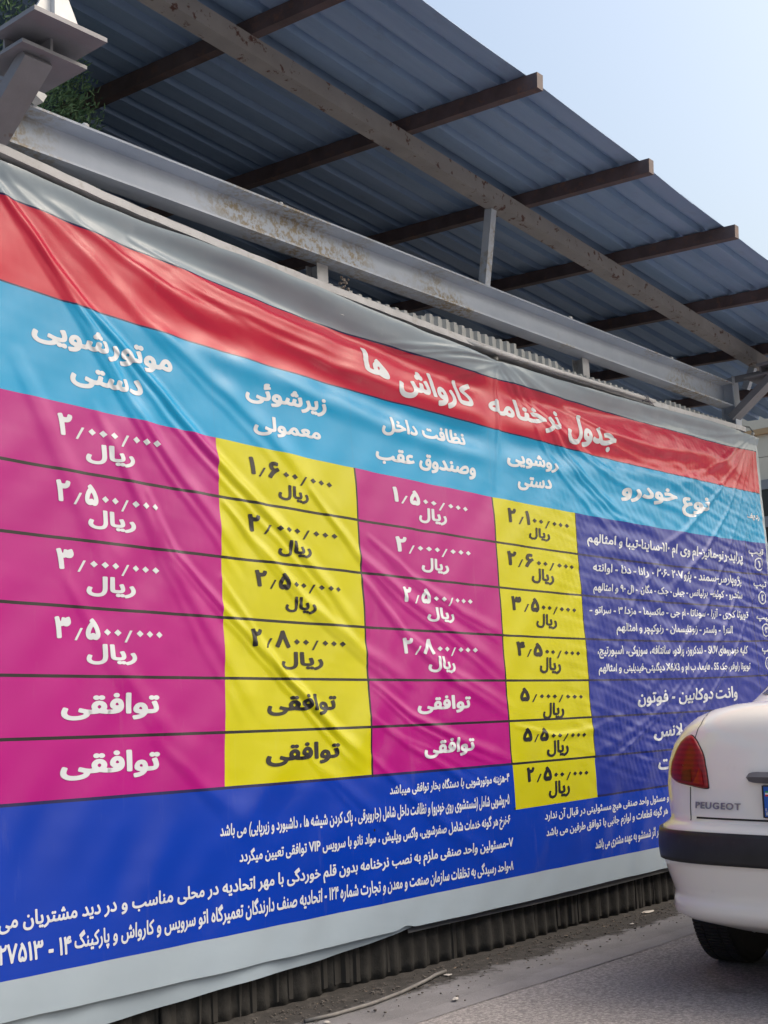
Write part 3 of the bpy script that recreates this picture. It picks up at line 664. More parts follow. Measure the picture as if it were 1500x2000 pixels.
# ------------------------------------------------------------------ fence under and behind the banner
fence = empty('corrugated_fence', (0, .05, 0))
tag(fence, 'grey corrugated sheet fence behind the price banner with light top rail', 'fence')
def corr(x0, x1, z0f, z1f, y, pitch=.074, amp=.009):
    n = int((x1 - x0) / pitch); pr = []
    for k in range(n):
        for f, s in ((0, -1), (.34, -1), (.5, 1), (.84, 1)): pr.append((x0 + (k + f) * pitch, y - s * amp))
    pr = np.array(pr); rows_ = []
    for k in range(9):
        f = k / 8
        z = z0f(pr[:, 0]) * (1 - f) + z1f(pr[:, 0]) * f
        rows_.append(np.stack([pr[:, 0], pr[:, 1], z], -1))
    return np.array(rows_)
def fence_mat():
    m, t, b = nodes('dirty_corrugated_sheet'); v = coords(t)
    c = ramp(t, noise(t, coords(t, (3, 3, 1)), 3, 6), [(.3, (.34, .36, .37)), (.7, (.44, .46, .47))])
    # splash-back grime on the foot of the sheets
    tc = t.nodes.new('ShaderNodeTexCoord'); sx = t.nodes.new('ShaderNodeSeparateXYZ'); t.links.new(tc.outputs['Object'], sx.inputs[0])
    ad = t.nodes.new('ShaderNodeMath'); ad.operation = 'MULTIPLY_ADD'
    t.links.new(noise(t, coords(t, (6, 6, 2)), 3, 8, .7), ad.inputs[0]); ad.inputs[1].default_value = -.5; t.links.new(sx.outputs[2], ad.inputs[2])
    g_ = ramp(t, ad.outputs[0], [(.0, (1., 1., 1.)), (.25, (.0, .0, .0))])
    c = mix(t, g_, mix(t, ramp(t, sx.outputs[2], [(.25, (1., 1., 1.)), (.4, (0., 0., 0.))]), c, (.085, .083, .08)), (.02, .019, .018))
    t.links.new(c, b.inputs['Base Color']); b.inputs['Roughness'].default_value = .7; b.inputs['Metallic'].default_value = .1
    bump(t, b, noise(t, v, 40, 6), .35, .004); return m
FM = fence_mat()
topz = lambda x: 3.352 + .012 * np.sign(np.sin(x * 2.3)) + .004 * np.sin(x * 7)
botz = lambda x: .012 + .012 * np.sin(x * 3.1) + .006 * np.sin(x * 17)
for k, x0 in enumerate((1.9, 4.12, 6.35, 8.0)):
    x1 = (4.12, 6.35, 8.0, 9.2)[k]
    P = corr(x0, x1, botz, (lambda x, k=k: topz(x) + (.0, .012, -.008, -.012)[k]), .06 + .002 * k)
    P[:, :, 1] -= .05
    o = grid_mesh('corrugated_sheet', P, [FM], fence, smooth=False)
    sm = o.modifiers.new('thickness', 'SOLIDIFY'); sm.thickness = .003
def base_mat():
    m, t, b = nodes('stained_fibre_cement'); v = coords(t)
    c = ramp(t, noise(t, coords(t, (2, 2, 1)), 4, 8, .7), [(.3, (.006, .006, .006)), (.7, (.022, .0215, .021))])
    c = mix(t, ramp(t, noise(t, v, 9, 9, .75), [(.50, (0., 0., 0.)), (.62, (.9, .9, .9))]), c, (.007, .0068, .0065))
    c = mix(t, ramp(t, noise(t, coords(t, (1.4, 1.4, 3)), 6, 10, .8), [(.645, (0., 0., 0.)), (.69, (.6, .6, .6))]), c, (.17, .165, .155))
    t.links.new(c, b.inputs['Base Color']); b.inputs['Roughness'].default_value = .9
    bump(t, b, noise(t, v, 30, 8, .7), .8, .006); return m
BM_ = base_mat()
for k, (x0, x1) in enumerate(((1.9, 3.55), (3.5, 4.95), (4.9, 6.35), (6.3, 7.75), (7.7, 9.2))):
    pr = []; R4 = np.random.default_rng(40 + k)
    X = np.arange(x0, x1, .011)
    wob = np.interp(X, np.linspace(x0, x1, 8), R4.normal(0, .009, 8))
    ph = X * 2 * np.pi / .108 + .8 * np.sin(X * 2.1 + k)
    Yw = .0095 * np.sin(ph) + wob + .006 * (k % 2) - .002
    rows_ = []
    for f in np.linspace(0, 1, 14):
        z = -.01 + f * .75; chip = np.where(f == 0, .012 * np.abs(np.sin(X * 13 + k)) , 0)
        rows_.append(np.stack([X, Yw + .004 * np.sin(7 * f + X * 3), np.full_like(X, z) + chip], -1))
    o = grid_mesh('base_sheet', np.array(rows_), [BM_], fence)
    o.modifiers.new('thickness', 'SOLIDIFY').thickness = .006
# rail: a light upper lip and a grey face below it, bowed by hand
rx = np.array([2.0, 2.74, 3.1, 3.5, 4.1, 4.70, 5.3, 5.96, 6.8, 7.6, 8.4, 9.26])
rz = np.array([3.46, 3.437, 3.428, 3.412, 3.355, 3.312, 3.285, 3.268, 3.262, 3.268, 3.285, 3.312]) - .034 - np.array([0, .012, .05, .055, .030, .008, 0, 0, 0, 0, 0, 0])
def sweep(name, x, zc, y0, y1, h, m, parent, n=80):
    X = np.linspace(x[0], x[-1], n); Z = np.interp(X, x, zc)
    k_ = np.ones(7) / 7; Zp = np.r_[[Z[0]] * 3, Z, [Z[-1]] * 3]; Z = np.convolve(Zp, k_, 'valid')
    pr = [(y0, -h / 2), (y0, h / 2), (y1, h / 2), (y1, -h / 2), (y0, -h / 2)]
    P = np.array([np.stack([X, np.full_like(X, a), Z + b + .0015 * np.sin(X * 31)], -1) for a, b in pr])
    return grid_mesh(name, P[::-1], [m], parent, smooth=False)
o = sweep('top_rail', rx, rz, -.105, -.03, .036, RAILW, fence)
o = sweep('rail_face', rx, rz - .046, -.066, -.035, .044, RAILG, fence)
# crooked pole lashed along the rail
bm = bmesh.new()
tube(bm, [(5.4, -.06, 3.262), (5.96, -.125, 3.220), (6.6, -.13, 3.224), (7.3, -.125, 3.236), (7.78, -.12, 3.244)], .014, 10)
pole = from_bm('lashing_pole', bm, [RAILW], fence, True); pole.location = (0, -.05 + .05, 0)
bm = bmesh.new()
for dz in (-.012, .0, .012):
    tube(bm, [(7.66 + .024 * math.cos(a), -.12 + .022 * math.sin(a), 3.24 + dz + .004 * math.sin(2 * a)) for a in np.linspace(0, 6.4, 14)], .0035, 6)
tube(bm, [(7.68, -.13, 3.24), (7.74, -.13, 3.215), (7.82, -.11, 3.205)], .004, 6)
from_bm('wire_tie', bm, [PLATE], fence, True)
# mortar and rust lump at the foot of the stub post, and the torn strip below it
bm = bmesh.new()
for _ in range(16):
    p = Vector((4.70 + random.uniform(-.012, .03), -.06 + random.uniform(-.015, .015), 3.322 + random.uniform(-.05, .06)))
    bmesh.ops.create_icosphere(bm, subdivisions=1, radius=random.uniform(.005, .011), matrix=Matrix.Translation(p) @ Matrix.Rotation(random.uniform(0, 3), 4, 'X'))
from_bm('mortar_lump', bm, [plain('rust_and_mortar', (.25, .22, .20), .9, 0, .4, 40, dirt=(.07, .05, .045), dirt_amt=(.45, .6))], fence)
bm = bmesh.new()
pts = [(4.60 + .05 * k, -.075 - .012 * (k % 2), 3.19 - .002 * k) for k in range(8)]
for a, b_ in zip(pts, pts[1:]):
    vs = [bm.verts.new(p) for p in (a, b_, (b_[0], b_[1] - .012, b_[2] - .022 - .008 * random.random()), (a[0], a[1] - .012, a[2] - .022 - .008 * random.random()))]
    bm.faces.new(vs)
bmesh.ops.remove_doubles(bm, verts=bm.verts, dist=.012)
from_bm('torn_strip', bm, [RAILW], fence)

# ------------------------------------------------------------------ steel canopy
ZR = lambda x, y: 4.671 - .08 * x + .061 * y             # underside of the roof sheet's rafters
canopy = empty('steel_canopy', (9.27, .05, 0))
tag(canopy, 'grey steel canopy with rusty rafters and dark ribbed roof sheets over the fence', 'canopy')
OFF = Vector((-9.27, -.05, 0))
def cpart(name, bm, m, smooth=False):
    bmesh.ops.translate(bm, verts=bm.verts, vec=OFF)
    return from_bm(name, bm, m if isinstance(m, list) else [m], canopy, smooth)
def ibeam(bm, x0, x1, y0, y1, z0, z1, t=.010):
    box(bm, x0, x1, y0, y1, z1 - t, z1); box(bm, x0, x1, y0, y1, z0, z0 + t)
    ym = y1 - .012; box(bm, x0, x1, ym - .005, ym + .005, z0 + t + .0005, z1 - t - .0005)
bm = bmesh.new(); ibeam(bm, 2.0, 9.215, 0, .11, 3.458, 3.648); cpart('lower_beam', bm, PAINT_GREY)
for k, (x, z, r) in enumerate(((3.15, 3.65, .012), (6.9, 3.65, .014), (8.25, 3.65, .012), (4.3, 3.65, .008))):   # weld and mortar lumps on the top flange
    bm = bmesh.new()
    bmesh.ops.create_icosphere(bm, subdivisions=2, radius=r, matrix=Matrix.Translation((x, .01, z + .004)) @ Matrix.Diagonal((1.5, 1, .9, 1)))
    cpart('weld_lump', bm, WHITEST, True)
UBY = -.085
bm = bmesh.new()
bar(bm, (2.3, UBY, ZR(2.3, UBY) - .050), (10.1, UBY, ZR(10.1, UBY) - .050), .09, .097)
cpart('upper_beam', bm, UPB)
for x in (2.89, 4.01, 5.15, 6.26, 7.33, 8.43, 9.54, 10.63):
    bm = bmesh.new()
    a = (x, -.952, ZR(x, -.952) + .041); b_ = (x, 4.15, ZR(x, 4.15) + .041)
    bar(bm, a, b_, .052, .08); cpart('rafter', bm, RAFT)
for xb, xt in ((5.985, 5.985), (9.50, 9.50)):
    bm = bmesh.new(); bar(bm, (xb, .022, 3.648), (xt, UBY + .03, ZR(xt, UBY) - .099), .05, .05, (0, 1, 0)); cpart('post', bm, PAINT_GREY)
for x in (4.655, 7.17):
    bm = bmesh.new(); box(bm, x - .04, x + .04, .078, .084, -.02, 3.457); box(bm, x - .04, x + .04, .150, .156, -.02, 3.457); box(bm, x - .004, x + .004, .0845, .1495, -.02, 3.457)
    cpart('post', bm, RAILW)
# ribbed roof sheets, ribs along X, a little sag between the rafters
def roof_sheet(x0, x1, y0, y1, dz):
    ys = []; hs = []; p = .172; y = y0
    while y < y1:
        for f, h in ((0, 0), (.60, 0), (.68, .036), (.88, .036), (.96, 0)): ys.append(y + f * p); hs.append(h)
        y += p
    ys = np.array(ys); hs = np.array(hs); xs_ = np.linspace(x0, x1, 60)
    X, Y = np.meshgrid(xs_, ys, indexing='ij'); H = np.tile(hs, (60, 1))
    Z = ZR(X, Y) + .084 + H + dz - .008 * np.sin(np.pi * ((X - 4.04) / 1.11 % 1)) * np.clip(1 - (Y + .89) / 1.0, 0, 1)
    Y = Y + .010 * np.sin(X * 1.9) * np.clip(-(Y) , 0, 1)
    P = np.stack([X, Y, Z], -1) + np.array(OFF)
    o = grid_mesh('roof_sheet', P, [ROOF], canopy, smooth=False)
    o.modifiers.new('thickness', 'SOLIDIFY').thickness = .0025
roof_sheet(3.2, 6.9, -.885, 4.2, 0.0); roof_sheet(6.75, 11.6, -.885, 4.2, .004)
# columns with their bearing brackets
def column(cx):
    bm = bmesh.new()
    box(bm, cx - .05, cx + .05, 0, .009, -.05, 3.70); box(bm, cx - .05, cx + .05, .10, .109, -.05, 3.70); box(bm, cx - .005, cx + .005, .0095, .0995, -.05, 3.70)
    cpart('column', bm, PAINT_GREY)
    # stub arm: wide top plate, narrower lower plate, web, knee brace, upright with gussets
    bm = bmesh.new(); box(bm, cx - .16, cx + .16, -.50, -.245, 3.705, 3.723); cpart('bearing_plate', bm, PLATE)
    bm = bmesh.new(); box(bm, cx - .13, cx + .155, -.385, -.12, 3.640, 3.654); cpart('bearing_plate', bm, PLATE)
    bm = bmesh.new(); box(bm, cx - .006, cx + .006, -.38, .0, 3.6545, 3.7045); box(bm, cx - .12, cx + .15, -.262, -.25, 3.6545, 3.7045); cpart('stiffener', bm, PLATE)
    bm = bmesh.new(); bar(bm, (cx - .03, .03, 3.372), (cx - .03, -.33, 3.638), .12, .05, (0, -1, 1)); cpart('knee_brace', bm, PLATE)
    bm = bmesh.new(); box(bm, cx - .03, cx + .03, -.44, -.38, 3.7235, ZR(cx, -.4) + .05); cpart('upright', bm, WHITEST)
    bm = bmesh.new()
    for s in (-1, 1):
        a = [(cx + s * .031, 3.7235), (cx + s * .12, 3.7235), (cx + s * .031, 3.90)]
        vs = [[bm.verts.new((x, y, z)) for x, z in a] for y in (-.416, -.404)]
        bm.faces.new(vs[0]); bm.faces.new(vs[1][::-1])
        for k in range(3): bm.faces.new((vs[0][k], vs[1][k], vs[1][(k + 1) % 3], vs[0][(k + 1) % 3]))
    cpart('gusset', bm, WHITEST)
column(2.70); column(9.27)
bm = bmesh.new(); box(bm, 2.84, 2.90, -.06, -.01, 3.652, 3.69); bmesh.ops.rotate(bm, verts=bm.verts, cent=(2.87, -.03, 3.66), matrix=Matrix.Rotation(.5, 3, 'Y')); cpart('mortar_chunk', bm, WHITEST)

# ------------------------------------------------------------------ yard behind: shed wall and far building
def slab(name, x0, x1, y0, y1, z0, z1, m, label, cat):
    bm = bmesh.new(); box(bm, x0, x1, y0, y1, z0, z1); o = from_bm(name, bm, [m]); return tag(o, label, cat)
DARKW = plain('shed_wall_plaster', (.07, .07, .075), .9, 0, .3, 2)
slab('shed_wall', 1.0, 11.3, 4.35, 4.5, -.02, 5.0, DARKW, 'dark plaster wall at the back of the yard under the canopy', 'wall')

bld = empty('panel_building', (16, 4, 0)); tag(bld, 'cream panelled building with brown band and dark windows beyond the fence end', 'building')
def bpart(name, m, *b):
    bm = bmesh.new()
    for q in b: box(bm, *q)
    bmesh.ops.translate(bm, verts=bm.verts, vec=(-16, -4, 0)); return from_bm(name, bm, [m], bld)
CREAM = plain('cream_panels', (.62, .57, .47), .7, 0, .06, 1.5, dirt=(.5, .44, .35), dirt_amt=(.6, .9))
BROWN = plain('brown_band', (.42, .28, .15), .7, 0, .15, 3)
GREYB = plain('grey_lintel', (.22, .23, .25), .7, 0, .1, 3)
GLASSD = plain('dark_window_glass', (.012, .014, .018), .12, 0, .1, 3)
bpart('wall', CREAM, *[(16.0, 22, 1.2 + k * 1.05, 1.2 + k * 1.05 + 1.042, 4.79 + j * .60, 4.79 + j * .60 + .593) for k in range(9) for j in range(2)], *[(16.0, 22, 1.2 + k * 1.05, 1.2 + k * 1.05 + 1.042, 4.12 + j * .30, 4.12 + j * .30 + .293) for k in range(9) for j in range(2)])
bpart('wall_core', GREYB, (16.03, 21.9, 1.25, 10.5, .0, 5.97))
bpart('band', BROWN, (15.95, 22.02, 1.15, 10.7, 4.712, 4.786))
bpart('lintel', GREYB, (15.97, 21.5, 1.15, 10.7, 3.99, 4.115), (15.99, 21.5, 1.15, 10.7, 3.50, 3.64), (15.99, 21.5, 1.15, 10.7, 2.2, 2.35))
for k in range(6):
    y0 = 1.3 + k * 1.56
    for z0, z1 in ((3.645, 3.985), (2.355, 3.495), (.3, 2.195)):
        f = bpart('window', GLASSD, (15.995, 16.02, y0, y0 + 1.44, z0, z1))
        if z1 > 3.2: f2 = bpart('frame', GREYB, (15.98, 16.01, y0 - .05, y0 - .002, z0, z1)); f2.parent = f; f2.location = (0, 0, 0)

# ------------------------------------------------------------------ clipped conifer behind the beam
def foliage_mat():
    m, t, b = nodes('conifer_foliage'); v = coords(t)
    c = ramp(t, noise(t, v, 5, 5), [(.3, (.035, .085, .045)), (.5, (.07, .16, .075)), (.72, (.13, .23, .11))])
    c = mix(t, ramp(t, noise(t, v, 40, 3), [(.4, (0., 0., 0.)), (.8, (.5, .5, .5))]), c, (.10, .13, .06))
    t.links.new(c, b.inputs['Base Color']); b.inputs['Roughness'].default_value = .65; return m
tree = empty('conifer_tree', (2.95, 1.05, 0)); tag(tree, 'dense clipped green conifer standing behind the left end of the beam', 'tree')
bm = bmesh.new(); tube(bm, [(0, 0, -.05), (.02, 0, 1.2), (0, .02, 2.6), (0, 0, 4.9)], [.09, .08, .06, .02], 10)
from_bm('trunk', bm, [plain('conifer_bark', (.09, .065, .045), .9, 0, .3, 12)], tree, True)
R2 = np.random.default_rng(5); N = 110000
th = R2.uniform(0, 2 * np.pi, N); zz = .5 + 4.6 * R2.uniform(0, 1, N) ** .9
rad = (.87 - .03 * np.abs(zz - 2.5)) * np.where(zz > 4.15, np.clip(1 - (zz - 4.15) / 1.6, .1, 1), 1) * (1 + .05 * np.sin(5 * th + 2 * zz) + .045 * np.sin(11 * th - 5 * zz) + .03 * np.sin(23 * th + 9 * zz))
rr = rad * (1 - .22 * R2.uniform(0, 1, N) ** 2.0 + .03 * R2.normal(0, 1, N))
cx = rr * np.cos(th); cy = rr * np.sin(th)
# sprays point up and outwards
dirv = np.stack([np.cos(th) * .8, np.sin(th) * .8, np.full(N, .75)], -1) + R2.normal(0, .55, (N, 3)); dirv /= np.linalg.norm(dirv, axis=1)[:, None]
side = np.cross(dirv, R2.normal(0, 1, (N, 3))); side /= np.linalg.norm(side, axis=1)[:, None]
ln = R2.uniform(.014, .034, N)[:, None]; wd = R2.uniform(.003, .006, N)[:, None]
base = np.stack([cx, cy, zz], -1)
ok_ = (zz < 4.33) | (cx < .12)                          # trimmed back under the roof
base, dirv, side, ln, wd = base[ok_], dirv[ok_], side[ok_], ln[ok_], wd[ok_]; N = len(base)
V = np.stack([base - side * wd, base + side * wd, base + dirv * ln + side * wd * .3, base + dirv * ln - side * wd * .3], 1).reshape(-1, 3)
me = bpy.data.meshes.new('crown'); me.from_pydata(V.tolist(), [], np.arange(N * 4).reshape(N, 4).tolist()); me.update()
link('crown', me, [foliage_mat()], tree)
# the dense inner mass
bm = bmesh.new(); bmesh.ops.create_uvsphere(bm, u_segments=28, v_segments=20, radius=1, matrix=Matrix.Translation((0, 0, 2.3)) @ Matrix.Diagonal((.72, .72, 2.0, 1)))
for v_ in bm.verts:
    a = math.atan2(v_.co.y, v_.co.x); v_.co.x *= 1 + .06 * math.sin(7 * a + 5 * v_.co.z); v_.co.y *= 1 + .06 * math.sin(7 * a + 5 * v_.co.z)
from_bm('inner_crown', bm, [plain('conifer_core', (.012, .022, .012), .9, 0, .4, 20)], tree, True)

# ------------------------------------------------------------------ litter at the foot of the fence
PAPER = plain('torn_paper', (.42, .40, .37), .8, 0, .15, 30)
bm = bmesh.new()
tube(bm, [(3.98, -.275, .012), (4.13, -.30, .012), (4.35, -.30, .012), (4.60, -.265, .012), (4.85, -.205, .014), (4.98, -.17, .018), (5.06, -.165, .02)], .008, 10)
tag(from_bm('plastic_pipe', bm, [plain('grubby_pipe', (.13, .125, .12), .7, 0, .3, 16)], None, True), 'thin grey bent pipe lying along the foot of the fence', 'pipe')
def scrap(x, y, r, rz, label, m=PAPER, elong=1.0, name='paper_scrap', cat='litter'):
    bm = bmesh.new(); n = 9
    c0 = bm.verts.new((0, 0, .006)); ring = []
    for k in range(n):
        a = 2 * math.pi * k / n; q = r * random.uniform(.6, 1.1)
        ring.append(bm.verts.new((q * math.cos(a) * elong, q * math.sin(a), random.uniform(.001, .22 * r))))
    for k in range(n): bm.faces.new((c0, ring[k], ring[(k + 1) % n]))
    o = from_bm(name, bm, [m]); o.location = (x, y, .009); o.rotation_euler = (0, 0, rz)
    sm = o.modifiers.new('thickness', 'SOLIDIFY'); sm.thickness = .001
    return tag(o, label, cat, 'paper scraps along the foot of the fence')
scrap(5.03, -.20, .022, .4, 'crumpled pale paper scrap at the tip of the bent pipe')
scrap(7.15, -.09, .028, .1, 'long white flaky paper scrap against the fence foot near the car', elong=3.2)
scrap(6.72, -.22, .014, .2, 'small flat white paper scrap on the gutter beside the car bumper', elong=1.9)
scrap(4.62, -.55, .016, .5, 'folded pale paper strip on the gutter edge in the foreground', elong=2.6)
scrap(4.02, -.36, .016, 1.1, 'torn paper bit in the dirt at the lower edge of the picture', elong=1.4)
bm = bmesh.new()
for _ in range(1300):
    x = random.uniform(2.6, 9.0); y = -.03 - abs(random.gauss(0, .19)); r = random.uniform(.002, .006) * (1.6 if random.random() < .06 else 1)
    if y < -.62: continue
    mtx = Matrix.Translation((x, y, .007 + r * .3)) @ Matrix.Rotation(random.uniform(0, 6), 4, 'Z') @ Matrix.Diagonal((random.uniform(.8, 1.8), 1, random.uniform(.3, .8), 1))
    bmesh.ops.create_icosphere(bm, subdivisions=1, radius=r, matrix=mtx)
for f in bm.faces: f.material_index = 0
tag(from_bm('grit', bm, [plain('grit', (.09, .08, .072), .95, 0, .5, 60)]), kind='stuff')
bm = bmesh.new()
for _ in range(70):
    x = random.uniform(2.8, 8.5); y = -.05 - abs(random.gauss(0, .17)); a = random.uniform(0, 6.3); r = random.uniform(.006, .014)
    c_, s_ = math.cos(a), math.sin(a); pts = [(-1, 0, .2), (0, -.38, 0), (1, 0, .3), (0, .38, .05)]
    bm.faces.new([bm.verts.new((x + r * (px * c_ - py * s_), y + r * (px * s_ + py * c_), .010 + r * pz + .004)) for px, py, pz in pts])
tag(from_bm('dry_leaves', bm, [plain('dry_leaves', (.13, .095, .07), .8, 0, .5, 25)]), kind='stuff')

# ------------------------------------------------------------------ parked car (x forward, y left, metres, scaled to the scene)
CS, CAR_H = 1.12, math.radians(2.0)
CAR_O = (5.188, -1.986, -.040); CAR_ROLL = .03     # the road falls away from the fence a little
LV = [  # z, rear x, front x, half width, corner exponent
 (.225, .22, 3.90, .72, 5.5), (.262, .105, 4.02, .795, 6.5), (.285, .065, 4.06, .812, 7), (.315, .058, 4.08, .815, 7), (.365, .064, 4.10, .808, 7),
 (.44, .046, 4.12, .82, 7.4), (.482, .036, 4.12, .826, 7.6), (.618, .040, 4.11, .826, 7.6), (.632, .085, 4.08, .815, 7.8), (.645, .098, 4.06, .806, 8), (.70, .098, 4.04, .812, 8),
 (.78, .102, 3.98, .815, 8), (.86, .115, 3.9, .81, 8), (.93, .130, 3.75, .788, 7.8), (.995, .150, 3.55, .752, 7.0), (1.035, .175, 3.4, .715, 6.2),
 (1.066, .215, 3.3, .665, 5.4), (1.086, .28, 3.2, .60, 4.8), (1.097, .38, 3.1, .52, 4.2), (1.102, .55, 3.0, .45, 3.6)]
LVA = np.array(LV)
def car_surf(th, z, off=0.0, bow=.05):
    """point of the body shell at plan angle th (pi = straight back) and height z, pushed out by off"""
    th = np.asarray(th, float); z = np.asarray(z, float) + 0 * th
    def at(th, z):
        xr, xf, hw, p = (np.interp(z, LVA[:, 0], LVA[:, k]) for k in (1, 2, 3, 4))
        a = (xf - xr) / 2; xc = (xf + xr) / 2
        c, s = np.cos(th), np.sin(th)
        r = (np.abs(c / a) ** p + np.abs(s / hw) ** p) ** (-1 / p)
        y = r * s; x = xc + r * c
        x = x + bow * (y / hw) ** 2 * np.clip((xc - x) / a, 0, 1) ** 2
        return np.stack([x, y, z], -1)
    P = at(th, z)
    if np.any(off):
        e = 1e-3
        tu = at(th + e, z) - at(th - e, z); tv = at(th, np.minimum(z + e, 1.10)) - at(th, z - e)
        n = np.cross(tu, tv); n /= np.linalg.norm(n, axis=-1, keepdims=True) + 1e-12
        P = P + n * (np.asarray(off)[..., None] if np.ndim(off) else off)
    return P

CARW = plain('white_car_paint', (.84, .81, .76), .18, 0, .015, 2, spec=.5, dirt=(.50, .47, .43), dirt_amt=(.62, 1.0), coat=.5)
TRIM = plain('black_bumper_trim', (.013, .014, .017), .42, 0, .25, 14, dirt=(.035, .035, .036), dirt_amt=(.6, .8), bmp=.1)
GLAZ = plain('car_window_glass', (.012, .016, .02), .06, 0, .1, 3, spec=.7)
RUBBER = plain('tyre_rubber', (.018, .018, .019), .8, 0, .3, 20, bmp=.3)
UNDER = plain('car_underside', (.012, .012, .013), .9, 0, .3, 10)
GARN = plain('grey_handle_plastic', (.13, .13, .145), .45, 0, .12, 10)
CHROME = plain('dull_badge_metal', (.30, .30, .31), .3, .8, .1, 20)
SEAM = plain('panel_gap', (.02, .02, .02), .9, 0, .1, 10)
RIM = plain('wheel_steel', (.35, .36, .37), .4, .7, .1, 10)
def lamp_mat(name, col, em=0):
    m, t, b = nodes(name); v = coords(t)
    w_ = t.nodes.new('ShaderNodeTexWave'); w_.inputs['Scale'].default_value = 16; w_.bands_direction = 'Z'; t.links.new(v, w_.inputs['Vector'])
    c = mix(t, ramp(t, w_.outputs[1], [(.2, (0., 0., 0.)), (.8, (.45, .45, .45))]), tuple(col), tuple(x * .45 for x in col))
    t.links.new(c, b.inputs['Base Color']); b.inputs['Roughness'].default_value = .3; b.inputs['Coat Weight'].default_value = .12; b.inputs['Coat Roughness'].default_value = .05; b.inputs['Specular IOR Level'].default_value = .3
    return m
RED = lamp_mat('tail_lamp_red', (.24, .006, .009)); ORANGE = lamp_mat('tail_lamp_orange', (.34, .010, .010)); DRED = lamp_mat('tail_lamp_dark', (.13, .004, .007))

car = empty('parked_car', CAR_O, CAR_H); car.rotation_euler = (CAR_ROLL, 0, CAR_H); car.scale = (CS, CS, CS)
tag(car, 'white saloon car with black bumper strip parked with its tail towards us beside the banner', 'car')

TH = np.concatenate([np.linspace(0, .34, 14)[:-1], np.linspace(.34, 2.70, 26)[:-1], np.linspace(2.70, np.pi, 46)[:-1]])
TH = np.concatenate([TH, [np.pi], 2 * np.pi - TH[:0:-1]])
zs = []
for a, b_ in zip(LVA[:-1, 0], LVA[1:, 0]): zs += list(np.linspace(a, b_, max(2, int((b_ - a) / .02) + 1))[:-1])
zs.append(LVA[-1, 0])
bandz = (.492, .608)
P = np.array([car_surf(np.r_[TH, TH[:1]], z) for z in zs])
body = grid_mesh('body', P, [CARW], car)
bm = bmesh.new()
vs = [bm.verts.new(p) for p in car_surf(TH, LVA[-1, 0])]; bm.faces.new(vs)
bmesh.ops.triangulate(bm, faces=bm.faces)
from_bm('boot_lid_top', bm, [CARW], car, True)
bm = bmesh.new(); bm.faces.new([bm.verts.new(p) for p in car_surf(TH, LVA[0, 0])][::-1]); from_bm('underside', bm, [UNDER], car)

def patch(name, th0, th1, z0, z1, off, m, parent=car, n=40, k=8, edge=True, offmid=None):
    """raised strip following the shell, its rim turned back to the shell"""
    T = np.linspace(th0, th1, n); rows_ = []
    zz_ = [z0, z0] + list(np.linspace(z0, z1, k)) [0:] + [z1, z1]
    oo = [-.004, off * .6] + [off if offmid is None else off + offmid * math.sin(math.pi * i / (k - 1)) for i in range(k)] + [off * .6, -.004]
    dz = [0, -.002] + [0] * k + [.002, 0]
    for z, o, d in zip(zz_, oo, dz):
        of = np.full(n, o); of[0] = of[-1] = -.004
        rows_.append(car_surf(T, np.full(n, z + d), of))
    return grid_mesh(name, np.array(rows_), [m], parent)
# the black bumper strip wraps round the tail
patch('bumper_strip', 1.75, 2 * math.pi - 1.75, *bandz, .016, TRIM, n=120, k=9, offmid=.006)
bm = bmesh.new()
c_ = car_surf(np.array([3.062]), np.array([.535]), np.array([.023]))[0]
for r0, r1, o in ((.013, .019, .0), ):
    ring = [[bm.verts.new((c_[0] - o, c_[1] + r * math.cos(a), c_[2] + r * math.sin(a))) for a in np.linspace(0, 2 * math.pi, 25)[:-1]] for r in (r0, r1)]
    for k in range(24): bm.faces.new((ring[0][k], ring[0][(k + 1) % 24], ring[1][(k + 1) % 24], ring[1][k]))
from_bm('tow_cap', bm, [GARN], car)
# panel gaps: boot lid sides and lower edge, bumper end
def gap(name, pts, wdt=.004, m=SEAM, lift=.0012):
    pts = np.array(pts); a = []
    T = np.concatenate([np.linspace(p[0], q[0], 10)[:-1] for p, q in zip(pts, pts[1:])] + [[pts[-1][0]]])
    Z = np.concatenate([np.linspace(p[1], q[1], 10)[:-1] for p, q in zip(pts, pts[1:])] + [[pts[-1][1]]])
    Cc = car_surf(T, Z, lift); d = np.gradient(Cc, axis=0); nn = car_surf(T, Z, .01) - car_surf(T, Z)
    s_ = np.cross(d, nn); s_ /= np.linalg.norm(s_, axis=1)[:, None]
    return grid_mesh(name, np.array([Cc - s_ * wdt / 2, Cc + s_ * wdt / 2]), [m], car)
gap('panel_gap', [(2.868, .656), (3.415, .656)], .007, lift=.003)
LT = [(2.8052, 0.9658), (2.7906, 0.9198), (2.7893, 0.8667), (2.7902, 0.8137), (2.812, 0.7896), (2.8511, 0.7776), (2.8875, 0.7686), (2.8907, 0.7886), (2.873, 0.8787), (2.8416, 0.9398)]
SEAMS = [[(2.8511, 0.7716), (2.853, 0.7085), (2.8539, 0.6425)], [(2.8266, 0.9578), (2.8129, 1.0099), (2.7929, 1.0419), (2.7287, 1.067)]]
